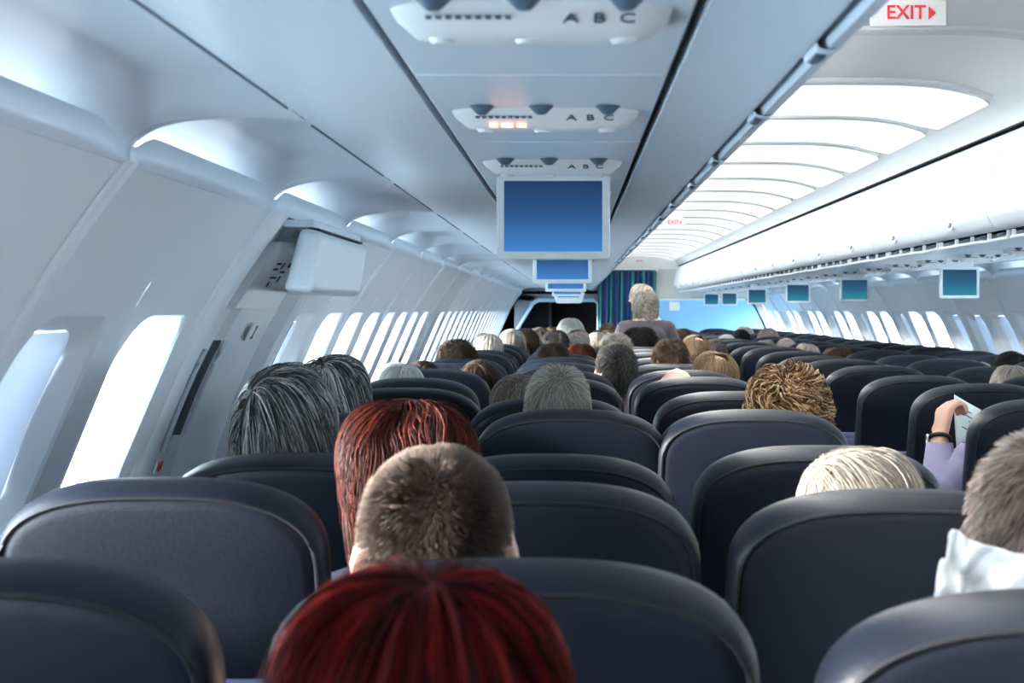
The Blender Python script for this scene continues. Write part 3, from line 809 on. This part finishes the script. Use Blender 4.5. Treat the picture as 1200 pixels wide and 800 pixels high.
def cloth_from(me,name,keep,off=.007):
    bm=bmesh.new(); bm.from_mesh(me); bm.normal_update()
    dl=[f for f in bm.faces if not keep(f.calc_center_median())]
    bmesh.ops.delete(bm,geom=dl,context='FACES')
    for v in bm.verts: v.co+=v.normal*off
    out=bpy.data.meshes.new(name); bm.to_mesh(out); bm.free()
    out.polygons.foreach_set('use_smooth',[True]*len(out.polygons)); return out
HC=Vector((0,0,1.185))       # head centre in the seated template
def seated(arm=None):
    bm=bmesh.new(); head_into(bm,HC)
    hull(bm,(-.13,.0,.955),(.13,.0,.955),.062,.062); 
    hull(bm,(0,-.01,1.02),(0,0,.95),.058,.09)
    for s in (-1,1):
        hull(bm,(s*.03,-.0,1.01),(s*.15,0,.955),.045,.06)
        hull(bm,(s*.085,.02,.90),(s*.075,.08,.62),.10,.085)
    hull(bm,(0,.03,.86),(0,.10,.56),.12,.13)
    for s in (-1,1):
        limb(bm,[(s*.09,.12,.57),(s*.10,.47,.555)],[.085,.062]); limb(bm,[(s*.10,.47,.555),(s*.10,.44,.10)],[.058,.04]); hull(bm,(s*.10,.42,.05),(s*.10,.55,.04),.04,.032)
        if arm and s==arm['side']: continue
        limb(bm,[(s*.185,.0,.95),(s*.215,.08,.71)],[.05,.042]); limb(bm,[(s*.215,.08,.71),(s*.13,.28,.64)],[.038,.026])
        hand_into(bm,(s*.13,.28,.64),(-s*.35,.9,-.1),(0,0,-1),(-s,0,.0),.25)
    if arm:
        s=arm['side']; limb(bm,[Vector((s*.17,.0,.94)),Vector(arm['elbow'])],[.05,.040]); limb(bm,[Vector(arm['elbow']),Vector(arm['wrist'])],[.046,.027])
        hand_into(bm,arm['wrist'],arm['dir'],arm['n'],arm['ts'],arm.get('curl',.7))
    return bm
def standing():
    bm=bmesh.new(); c=Vector((0,.06,1.49)); head_into(bm,c)
    hull(bm,(-.12,.0,1.32),(.12,.0,1.32),.062,.062); hull(bm,(0,.0,1.40),(0,0,1.30),.058,.09)
    for s in (-1,1):
        hull(bm,(s*.03,0,1.38),(s*.15,0,1.32),.045,.06)
        hull(bm,(s*.08,.0,1.26),(s*.06,0,1.02),.10,.09)
        hull(bm,(s*.06,0,1.02),(s*.085,0,.88),.09,.105)
        limb(bm,[(s*.09,0,.86),(s*.095,.01,.48),(s*.095,-.02,.09)],[.09,.06,.042]); hull(bm,(s*.095,-.02,.05),(s*.10,.12,.035),.042,.032)
        limb(bm,[(s*.175,.0,1.33),(s*.27,.02,1.10),(s*.21,.20,.98)],[.052,.042,.028]); hand_into(bm,(s*.21,.20,.98),(-s*.2,.9,-.1),(0,0,-1),(-s,0,0),.35)
    return bm
ME_SIT=remesh(seated(),'body')
def is_shirt(p): return .58<p.z<1.035-.25*max(0,p.y-.02) and not (abs(p.x)<.17 and p.y>.27 and p.z>.6) and not (p.y>.30) and p.z>.56+.0*p.x
def is_trouser(p): return p.z<=.60 and p.z>.10
ME_SHIRT=cloth_from(ME_SIT,'shirt',lambda p:(.56<p.z<1.03 and p.y<.27)); ME_TR=cloth_from(ME_SIT,'trousers',lambda p:(.10<p.z<.60 and not (p.y>.22 and p.z>.585 and abs(p.x)<.15 and False)),.006)
ME_STAND=remesh(standing(),'standing_body')
ME_STOP=cloth_from(ME_STAND,'top',lambda p:(.90<p.z<1.385 and p.y<.16),.010); ME_STR=cloth_from(ME_STAND,'standing_trousers',lambda p:.10<p.z<.93 and abs(p.x)<.19,.007)

# ---- hair
def nrm(a): return a/np.maximum(1e-9,np.linalg.norm(a,axis=1,keepdims=True))
def hair_mesh(name,n=3000,length=.12,segs=9,width=.0011,crown=(0,-.55,.8),lift=.05,grav=.3,curl=0,curlf=3.,rad=(.083,.101,.116),
              nape=-.62,face=.35,stick=0.,clump=60,jit=.25,layer=.10,seed=1,part=0.,top_bald=0.,ear=False,wave=0.,front=.15,cap=True,capscale=.985):
    rng=np.random.default_rng(seed)
    cr=np.array(crown,float); cr/=np.linalg.norm(cr)
    d=nrm(rng.normal(size=(n*4,3)))
    lowlim=np.where(d[:,1]<0, nape, nape+(.62+nape*0)*np.clip(d[:,1]*1.6,0,1))
    ok=(d[:,2]>lowlim)&~((d[:,1]>front)&(d[:,2]<face+ .25*(d[:,1])))
    if ear: ok&=~((np.abs(d[:,0])>.80)&(d[:,2]<.12)&(d[:,1]>-.42))
    if top_bald>0: ok&=~((d@cr)>1-top_bald)
    d=d[ok][:n]; n=len(d)
    cid=rng.integers(0,clump,n); cdir=nrm(rng.normal(size=(clump,3))); 
    # nearest clump for coherence
    cd=nrm(rng.normal(size=(clump,3))); cid=np.argmax(d@cd.T,axis=1)
    cvec=rng.normal(size=(clump,3))*jit; cph=rng.uniform(0,2*PI,clump); clen=rng.uniform(.8,1.15,clump); clift=rng.uniform(.3,1.2,clump)
    R=np.array(rad)
    meanr=R.mean()
    st=length/segs/meanr*clen[cid]*rng.uniform(.8,1.1,n)
    s=d.copy(); lay=rng.uniform(.0,layer,n)*clift[cid]
    PE=2.5
    def shp(q): return q*(np.linalg.norm(q,axis=1,keepdims=True)/np.maximum(1e-9,(np.abs(q)**PE).sum(1,keepdims=True)**(1/PE)))
    pts=[shp(s)*R]
    fade=nrm(rng.normal(size=(n,3)))*jit*.35
    for i in range(segs):
        nn=nrm(s)
        t=-(cr[None,:]-(nn@cr)[:,None]*nn); 
        if part: t=t+np.stack([np.sign(nn[:,0])*part,np.zeros(n),np.zeros(n)],1)
        t=nrm(t+cvec[cid]+fade)
        g=np.array([0,0,-1.])[None,:]
        gw=grav*(1+2.0*i/segs)
        t=nrm(t+g*gw)
        t=t-(np.sum(t*nn,1,keepdims=True))*nn*np.where(s[:,2:3]>-.25,1.,.15)
        t=nrm(t)
        out=stick if stick else lift*(1-i/segs)
        s=s+st[:,None]*(t*math.sqrt(max(0,1-out*out))+nn*out)
        r=np.linalg.norm(s,axis=1); tgt=1.0+lay*min(1,(i+1)/3)
        if not stick:
            mn=np.where(s[:,2]>-.9,tgt,0.6); k=np.where(r<mn,mn/r,1.); s=s*k[:,None]
            over_=np.where((r>tgt+.05)&(s[:,2]>-.1),(tgt+.05)/r,1.); s=s*np.where(over_<1,over_*.6+.4,1)[:,None]
        p=shp(s)*R
        if curl or wave:
            u=np.cross(nn,t); ph=cph[cid]+curlf*(i+1)/segs*2*PI
            p=p+ (u*np.sin(ph)[:,None]+nn*np.cos(ph)[:,None])*curl + u*(np.sin(ph*.6)*wave)[:,None]
        pts.append(p)
    P=np.stack(pts,1)                      # n, segs+1, 3
    T=np.gradient(P,axis=1); T/=np.maximum(1e-9,np.linalg.norm(T,axis=2,keepdims=True))
    N=P/np.maximum(1e-9,np.linalg.norm(P,axis=2,keepdims=True)); U=np.cross(T,N); U/=np.maximum(1e-9,np.linalg.norm(U,axis=2,keepdims=True)); V=np.cross(U,T)
    m=segs+1; w=width*np.linspace(1,.25,m)**.7; w=w[None,:,None]*rng.uniform(.7,1.3,(n,1,1))
    ring=[]
    for a in (PI/2,PI/2+2*PI/3,PI/2+4*PI/3): ring.append(P+w*(U*math.cos(a)*1.5+V*math.sin(a)))
    Vx=np.stack(ring,2).reshape(-1,3)
    base=(np.arange(n)*m*3)[:,None,None]; ii=(np.arange(m-1)*3)[None,:,None]; kk=np.arange(3)[None,None,:]; k2=(kk+1)%3
    F=np.stack([base+ii+kk,base+ii+k2,base+ii+3+k2,base+ii+3+kk],-1).reshape(-1,4)
    # scalp cap
    cv=[];cf=[]
    if cap:
        bm=bmesh.new(); bmesh.ops.create_icosphere(bm,subdivisions=4,radius=1)
        dv=[v for v in bm.verts if (ear and abs(v.co.x)>.80 and v.co.z<.12 and v.co.y>-.42) or not (v.co.z>(nape if v.co.y<0 else nape+.62*min(1,v.co.y*1.6))-.03 and not(v.co.y>front+.02 and v.co.z<face+.25*v.co.y+.03) and not (top_bald>0 and np.dot(np.array(v.co),cr)>1-top_bald-.01))]
        bmesh.ops.delete(bm,geom=dv,context='VERTS'); bm.verts.index_update()
        for v in bm.verts:
            q=shp(np.array([list(v.co)]))[0]*R*capscale; cv.append(tuple(q))
        off=len(Vx)
        for f in bm.faces: cf.append([v.index+off for v in f.verts])
        bm.free()
    me=bpy.data.meshes.new(name)
    allv=np.vstack([Vx,np.array(cv)]) if cv else Vx
    nf=len(F)+len(cf); loops=np.concatenate([F.ravel(),np.array([i for f in cf for i in f],int)]) if cf else F.ravel()
    me.vertices.add(len(allv)); me.vertices.foreach_set('co',allv.astype(np.float32).ravel())
    me.loops.add(len(loops)); me.loops.foreach_set('vertex_index',loops.astype(np.int32))
    me.polygons.add(nf)
    tot=np.array([4]*len(F)+[len(f) for f in cf]); st_=np.concatenate([[0],np.cumsum(tot)[:-1]])
    me.polygons.foreach_set('loop_start',st_.astype(np.int32)); me.polygons.foreach_set('loop_total',tot.astype(np.int32))
    me.update(calc_edges=True); me.validate()
    me.polygons.foreach_set('use_smooth',[True]*len(me.polygons)); me.materials.append(H['brown']); return me
STY=dict(
 medium=hair_mesh('hair_medium',3200,.10,9,.0013,seed=2,lift=.12,grav=.35,layer=.10,jit=.3,clump=70),
 tidy=hair_mesh('hair_tidy',3200,.07,7,.0013,seed=3,lift=.08,grav=.25,layer=.06,jit=.15,clump=90),
 bob=hair_mesh('hair_bob',3400,.17,10,.0014,seed=4,lift=.14,grav=.5,layer=.16,jit=.22,clump=60,crown=(0,-.2,1)),
 short=hair_mesh('hair_short',4200,.022,4,.0009,seed=5,stick=.6,grav=.1,jit=.25,layer=0,clump=80,ear=True),
 curly=hair_mesh('hair_curly',3400,.12,14,.0014,seed=6,lift=.2,grav=.3,curl=.010,curlf=2.2,layer=.2,jit=.4,clump=110),
 bald=hair_mesh('hair_fringe',1500,.03,5,.0009,seed=8,lift=.1,grav=.6,layer=.03,top_bald=.55,crown=(0,-.25,1)),
 thin=hair_mesh('hair_thinning',2600,.06,7,.0011,seed=9,lift=.1,grav=.4,layer=.07,top_bald=.035,crown=(0,-.45,.9),jit=.3),
)
def hp(**k): return hair_mesh('hair',**k)
def set_mat(o,m):
    o.material_slots[0].link='OBJECT'; o.material_slots[0].material=m
PERSON_N=0
for me_ in (ME_SIT,ME_SHIRT,ME_TR,ME_STAND,ME_STOP,ME_STR): me_.materials.append(M['skin'])
def person(xc,ytop,Y,style,hairm,label,shirt='shirtd',skin='skin',hs=(1,1,1),roll=0,yaw=0,pitch=0,body=None,group='seated passengers'):
    """xc,ytop: where the crown shows in the photograph; Y: distance of the head"""
    X=PX(xc,Y); zt=ZT(ytop,Y)
    s=zt/(1.185+.116*hs[2]+.016)
    t=empty('person',(X,Y,0),label,'person',group); t.scale=(s,s,s)
    bd=link(bpy.data.objects.new('body',body or ME_SIT),t); set_mat(bd,M[skin])
    if body is None:
        sh=link(bpy.data.objects.new('shirt',ME_SHIRT),t); set_mat(sh,M[shirt])
        tr=link(bpy.data.objects.new('trousers',ME_TR),t); set_mat(tr,M['trousers'])
    me=STY[style] if isinstance(style,str) else style
    h=link(bpy.data.objects.new('hair',me),t); set_mat(h,H[hairm]); h.location=HC+Vector((0,-.004,.004)); h.scale=hs; h.rotation_euler=(pitch,roll,yaw)
    return t
SY=lambda c,r: seats[(c,r)][1]+.235
# -- near passengers with their own hair
red1=hp(n=9000,length=.30,segs=12,width=.0013,seed=11,lift=.1,grav=.55,layer=.12,jit=.16,clump=60,crown=(.15,-.1,1),rad=(.083,.105,.12),nape=-.75)
person(496,664,.93,red1,'crimson','person with long dark red hair seen from behind, nearest head of all',hs=(1.05,1,1),skin='skin_pale')
crop=hp(n=16000,length=.010,segs=2,width=.0006,seed=12,stick=.8,grav=.05,jit=.08,layer=0,clump=90,rad=(.0815,.099,.115),nape=-.75,ear=True)
person(511,517,1.72,crop,'crop','person with cropped brown hair fading to pale sides, in front of the nearest middle seat',skin='skin_pale',hs=(1.04,1,1))
red2=hp(n=8000,length=.15,segs=10,width=.0010,seed=13,lift=.18,grav=.42,layer=.17,jit=.28,clump=60,crown=(.3,-.2,1),rad=(.088,.103,.116),wave=.004,nape=-.8)
person(482,467,2.44,red2,'auburn','person with auburn red bobbed hair leaning left, behind the cropped brown head',hs=(1.12,1,1),roll=-.12)
st1=hp(n=8000,length=.13,segs=10,width=.0011,seed=14,lift=.16,grav=.42,layer=.13,jit=.28,clump=50,crown=(-.35,-.7,.6),rad=(.088,.105,.117),nape=-.85)
person(334,430,3.05,st1,'steel','person with thick grey and black combed hair, beside the exit door on the left',hs=(1.02,1.03,1.0))
person(390,414,4.05,'medium','steel','person with dark grey hair and face turned right, behind the grey and black head',hs=(.99,1,1),yaw=-.4)
s3=hp(n=8000,length=.04,segs=5,width=.0009,seed=15,stick=.4,grav=.25,jit=.28,layer=.03,clump=80,nape=-.8)
person(654,430,4.02,s3,'silver','person with short silver-grey hair above the fourth-row middle seat, centre of picture',hs=(.97,1,1))
curl=hp(n=4200,length=.14,segs=20,width=.0019,seed=16,lift=.25,grav=.3,curl=.015,curlf=1.9,layer=.22,jit=.35,clump=100,rad=(.088,.1,.112))
person(923,434,3.98,curl,'gold','person with curly golden brown hair in the aisle column right of centre',hs=(1.0,1,1))
bl=hp(n=8000,length=.13,segs=10,width=.0010,seed=17,lift=.12,grav=.2,layer=.12,jit=.18,clump=60,crown=(-.7,-.1,.7),rad=(.086,.1,.114),nape=-.8)
person(1006,521,2.40,bl,'blonde','person with pale blonde-white combed hair above the second-row aisle seat',hs=(1.12,1,1))
g22=hp(n=10000,length=.03,segs=5,width=.0008,seed=18,stick=.45,grav=.25,jit=.3,layer=.03,clump=80,nape=-.9)
person(1240,506,1.63,g22,'sandy','person with short sandy grey hair cut off by the right edge of the picture',hs=(1.05,1.05,1.03),shirt='shirtw')
# -- middle distance and beyond
P=[ (468,424,'B',5,'bob','white','white-haired head low behind the fifth row on the left','shirtb',1),
 (494,421,'B',6,'tidy','brown','small brown head just right of the low white-haired one','shirtd',1),
 (562,421,'B',6,'medium','brown','brown-haired head low between the left seats right of centre column edge','shirtd',.9),
 (536,401,'B',8,'curly','brown','dark brown tousled head against the left windows','shirtd',1.12),
 (571,390,'B',10,'bob','silver','pale grey head against the left windows, right of the dark tousled one','shirtb',1.05),
 (609,437,'C',4,'medium','sandy','sandy grey head leaning left behind the central silver-grey head','shirtd',1),
 (600,385,'B',12,'medium','blonde','ash blonde head far left, in front of the dark doorway edge','shirtw',1.1),
 (617,384,'B',13,'tidy','brown','brown head far left, right of the ash blonde one','shirtb',1.1),
 (633,383,'B',15,'medium','darkgrey','dark grey head far left below the doorway','shirtb',1.1),
 (647,382,'C',16,'tidy','tawny','tawny head below the dark doorway','shirtd',1),
 (669,372,'C',12,'bob','white','tall white-haired head against the dark doorway','shirtd',1),
 (676,384,'C',11,'thin','silver','grey thinning head just under the tall white-haired one','shirtd',.95),
 (651,387,'C',10,'short','darkgrey','dark grey cropped head left of the grey thinning one','shirtd',.95),
 (648,401,'C',8,'medium','brown','dark brown hair showing along the middle column seat top','shirtd',.95),
 (681,402,'C',9,'bob','auburn','reddish brown hair beside the dark brown hair on the middle column','shirtd',.9),
 (700,390,'C',13,'short','silver','short grey head right of the dark doorway middle','shirtw',1.1),
 (722,404,'C',6,'short','darkgrey','dark cropped head with bare neck between middle and aisle columns','shirtd',.95),
 (722,394,'D',9,'curly','blonde','blonde-grey head behind the dark cropped head','shirtd',.9),
 (713,378,'C',17,'tidy','brown','brown head far away against the curtain','shirtd',1.1),
 (712,386,'C',14,'thin','tawny','fair thinning head below the brown one at the curtain','shirtd',1),
 (733,388,'D',13,'bob','blonde','pale blonde head left of the standing person','shirtd',.9),
 (750,386,'D',11,'curly','black','black-haired head in front of the standing person','shirtd',1.25),
 (786,397,'D',7,'short','brown','dark brown cropped head with both ears showing, aisle column','shirtd',1),
 (793,425,'D',5,'bald','brown','bald head just above the aisle column seats','shirtd',1),
 (838,410,'D',6,'thin','tawny','tawny balding head beside the bald one, aisle column','shirtd',1.1),
 (800,384,'E',13,'medium','brown','brown head right of the standing person','shirtd',1),
 (816,391,'D',10,'thin','tawny','sandy head in the aisle column right of the brown one','shirtd',1),
 (839,397,'E',8,'medium','darkgrey','grey-brown tufted head in the row left of the seats edge','shirtd',1),
 (852,391,'E',11,'tidy','white','small white head behind the grey-brown tufted one','shirtw',1),
 (868,386,'E',12,'short','black','black cropped head before the blue panel','shirtd',1),
 (872,382,'E',14,'bob','silver','silver head behind the black cropped one','shirtd',1),
 (900,384,'F',12,'medium','sandy','sandy head before the blue panel, right side','shirtw',1.2),
 (880,399,'E',10,'tidy','blonde','light blonde head low over the right block aisle seats','shirtd',.95),
 (898,401,'E',9,'curly','blonde','tousled blonde head over the right block aisle seats','shirtd',.95),
 (922,396,'F',9,'medium','silver','silver-grey head at the right windows','shirtd',1),
 (945,402,'F',7,'bob','silver','grey bob at the right windows, right of the silver-grey one','shirtd',1),
 (982,410,'F',6,'curly','brown','dark brown tousled head at the right windows','shirtd',1.12),
 (1022,431,'F',4,'tidy','brown','low brown head next to the white-haired one on the right','shirtd',.9),
 (1049,434,'F',3,'bob','white','white-haired head low behind the right block seats','shirtd',1),
 (1150,419,'G',4,'bald','tawny','pinkish bald head low at the right windows','shirtd',.9),
 (1186,411,'G',4,'medium','black','dark-haired head at the far right edge','shirtd',1),
 (1187,427,'G',2,'bob','blonde','blonde-grey head at the right edge above the dark seats','shirtd',.95)]
occ=set()
for i,(xc,yt,c,r,sty,hm,lab,shirt,w) in enumerate(P):
    Y=seats[(c,r)][1]+.19 if (c,r) in seats else 17
    hz=1.0
    person(xc,yt,Y,sty,hm,lab,shirt,skin=('skin','skin_pale')[i%2],hs=(max(w,1.0),1,1),yaw=RNG.uniform(-.4,.4),roll=RNG.uniform(-.12,.12),group='distant seated passengers')
# -- standing pair in the aisle
def stander(xc,ytop,Y,style,hm,label,top,hs,yaw,sc=None):
    X=PX(xc,Y); zt=ZT(ytop,Y); s=zt/1.612
    t=empty('person',(X,Y,0),label,'person','people standing in the aisle'); t.scale=(s,s,s)
    bd=link(bpy.data.objects.new('body',ME_STAND),t); set_mat(bd,M['skin_pale'])
    sh=link(bpy.data.objects.new('top',ME_STOP),t); set_mat(sh,M[top])
    tr=link(bpy.data.objects.new('trousers',ME_STR),t); set_mat(tr,M['trousers'])
    h=link(bpy.data.objects.new('hair',style),t); set_mat(h,H[hm]); h.location=(0,.056,1.494); h.scale=hs; h.rotation_euler=(0,0,yaw)
    return t
hs1=hp(n=4000,length=.07,segs=10,width=.0022,seed=21,lift=.25,grav=.3,curl=.008,curlf=1.6,layer=.2,jit=.35,clump=50)
stander(757,343,11.7,hs1,'blonde','person with wavy blonde hair and grey-brown top standing in the aisle, back turned','greytop',(1.05,1,1),0)
s2=stander(760,333,13.2,STY['tidy'],'silver','person with short grey hair and white shirt standing just beyond the blonde one','shirtw',(.98,1,1),.2); s2.rotation_euler.z=1.35

# -- passenger whose raised arm holds a leaflet in the aisle
X0=1.33; YH=4.50
el=Vector((-.262,-.03,.875)); wr=Vector((-.238,.07,1.015))
arm=dict(side=-1,elbow=el,wrist=wr,dir=(.22,.25,.9),n=(.85,.35,-.1),ts=(.15,.9,-.2),curl=.75)
bm=seated(arm); ME_ARM=remesh(bm,'reader_body',.006,5); ME_ARM.materials.append(M['skin'])
t=empty('person',(X0,YH,0),'person in lavender shirt, only the raised arm and hand seen past the seat','person','seated passengers')
bd=link(bpy.data.objects.new('body',ME_ARM),t)
# arm reaches out; head sits low behind the seat
for v in ME_ARM.vertices:
    co=v.co
    if co.z>1.0 and abs(co.x)<.13: co.y+=.10*sstep((co.z-1.0)/.15); co.z-=.21*sstep((co.z-1.0)/.12)*1.0
sl=cloth_from(ME_ARM,'reader_shirt',lambda p:((.56<p.z<.97 and p.y<.27) or (p.x<-.15 and p.z<wr.z-.012 and p.z>.56 and p.y<.2)) and not(p.z>.93 and abs(p.x)<.09),.012); sl.materials.append(M['lav'])
so=link(bpy.data.objects.new('shirt',sl),t)
tr=link(bpy.data.objects.new('trousers',ME_TR),t); set_mat(tr,M['trousers'])
h=link(bpy.data.objects.new('hair',STY['tidy']),t); set_mat(h,H['darkgrey']); h.location=HC+Vector((0,.10,-.205))
# watch
ax=(wr-el).normalized(); wc=wr+ax*.0
pts=[]; u=ax.cross(Vector((0,0,1))).normalized(); w_=ax.cross(u)
for k in range(20): a=2*PI*k/20; pts.append(wc+(u*math.cos(a)+w_*math.sin(a))*.031)
wt=MB().tube(pts,.0065,8,closed=True).build('wristwatch',M['strap']); wt.location=(X0,YH,0); tag(wt,'black wristwatch on the raised wrist in the aisle','watch')
MB().lathe([(0,.006),(.014,.006),(.016,.0),(.014,-.003)],wc+u*-.036,n=16,rot=Matrix.Rotation(PI/2,3,'Y')).build('dial',M['metal'],wt)
# leaflet
def PW(px,py,Y): return Vector((PX(px,Y),Y,ZT(py,Y)))
Yp=4.72
lt=MB(); a,b,c_,d_=PW(1118,462,Yp),PW(1150,480,Yp+.03),PW(1148,572,Yp+.02),PW(1122,566,Yp)
rows=[]
for i in range(9):
    u=i/8; rows.append([a.lerp(b,u).lerp(d_.lerp(c_,u),j/8)+Vector((0,.012*math.sin(u*3)+.006*math.sin(j*.8),0)) for j in range(9)])
lf=lt.grid(rows).build('leaflet',M['paper']); lf.modifiers.new('thick','SOLIDIFY').thickness=.0008
tag(lf,'folded pale green printed leaflet held up in the aisle by the raised hand','leaflet')
pr=MB()
for k in range(7):
    q=a.lerp(d_,.14+.07*k)+Vector((.035+.008*(k%3),-.014,-.012)); pr.box(q,(.03+.01*(k%2),.0008,.003),Matrix.Rotation(.5,3,'Y'))
pr.build('printing',M['ink'],lf)

# -- white cloth behind the head at the right edge
Yc=1.50
outl=[(1097,694),(1103,656),(1111,657),(1121,622),(1131,625),(1140,636),(1165,641),(1190,648),(1225,655),(1260,668),(1280,694)]
rows=[]; dn=[]
for (x0_,y0_),(x1_,y1_) in zip(outl,outl[1:]):
    for q in range(4): dn.append((x0_+(x1_-x0_)*q/4,y0_+(y1_-y0_)*q/4))
for j in range(22):
    u=j/21; row=[]
    for i,(px,py) in enumerate(dn):
        top=PW(px,py,Yc); bot=PW(px*.99+8,735,Yc); q=top.lerp(bot,u)
        q.y+=.022*math.sin(i*.09)+.010*math.sin(i*.55+j*.22)*min(1,u*3)+.006*math.sin(j*.5-i*.31+2)*min(1,u*3)+.003*math.sin(i*1.3+j*.9); row.append(q)
    rows.append(row)
cl=MB().grid(rows).build('neck_cloth',M['cloth'],ang=0); cl.modifiers.new('thick','SOLIDIFY').thickness=.003; s=cl.modifiers.new('sub','SUBSURF'); s.levels=1; s.render_levels=1
tag(cl,'crumpled white cloth bunched behind the neck of the person at the right edge','cloth')

# ------------------------------------------------------------------ light, world, camera
w=bpy.data.worlds.new('sky'); bpy.context.scene.world=w; w.use_nodes=True
bg=w.node_tree.nodes['Background']; nt=w.node_tree; tc=nt.nodes.new('ShaderNodeTexCoord'); sx=nt.nodes.new('ShaderNodeSeparateXYZ'); cr=nt.nodes.new('ShaderNodeValToRGB')
nt.links.new(tc.outputs['Generated'],sx.inputs[0]); mp=nt.nodes.new('ShaderNodeMapRange'); mp.inputs['From Min'].default_value=-1
nt.links.new(sx.outputs['Z'],mp.inputs['Value']); nt.links.new(mp.outputs[0],cr.inputs[0]); nt.links.new(cr.outputs[0],bg.inputs[0])
cr.color_ramp.elements[0].position=.42; cr.color_ramp.elements[0].color=(.60,.77,.88,1); cr.color_ramp.elements[1].position=.53; cr.color_ramp.elements[1].color=(.74,.90,1,1)
bg.inputs[1].default_value=10
sun=bpy.data.lights.new('sun','SUN'); sun.energy=15; sun.angle=math.radians(9); sun.color=(1,.96,.9)
so=bpy.data.objects.new('sun',sun); link(so); d=Vector((1,.22,-.11)); so.rotation_euler=d.to_track_quat('-Z','Y').to_euler()

cam=bpy.data.cameras.new('camera'); co=bpy.data.objects.new('camera',cam); link(co)
co.location=(0,0,EZ); co.rotation_euler=(PI/2,0,0); cam.sensor_width=36; cam.lens=54
cam.shift_x=-71/1200; cam.shift_y=-37/1200; cam.clip_start=.02
cam.dof.use_dof=True; cam.dof.focus_distance=4.6; cam.dof.aperture_fstop=10
sc=bpy.context.scene; sc.camera=co
sc.view_settings.view_transform='Standard'; sc.view_settings.look='None'; sc.view_settings.exposure=1.32; sc.view_settings.gamma=1
sc.cycles.use_denoising=True; sc.cycles.max_bounces=10; sc.cycles.diffuse_bounces=6; sc.cycles.transparent_max_bounces=12
sc.cycles.caustics_reflective=False; sc.cycles.caustics_refractive=False; sc.cycles.sample_clamp_indirect=6
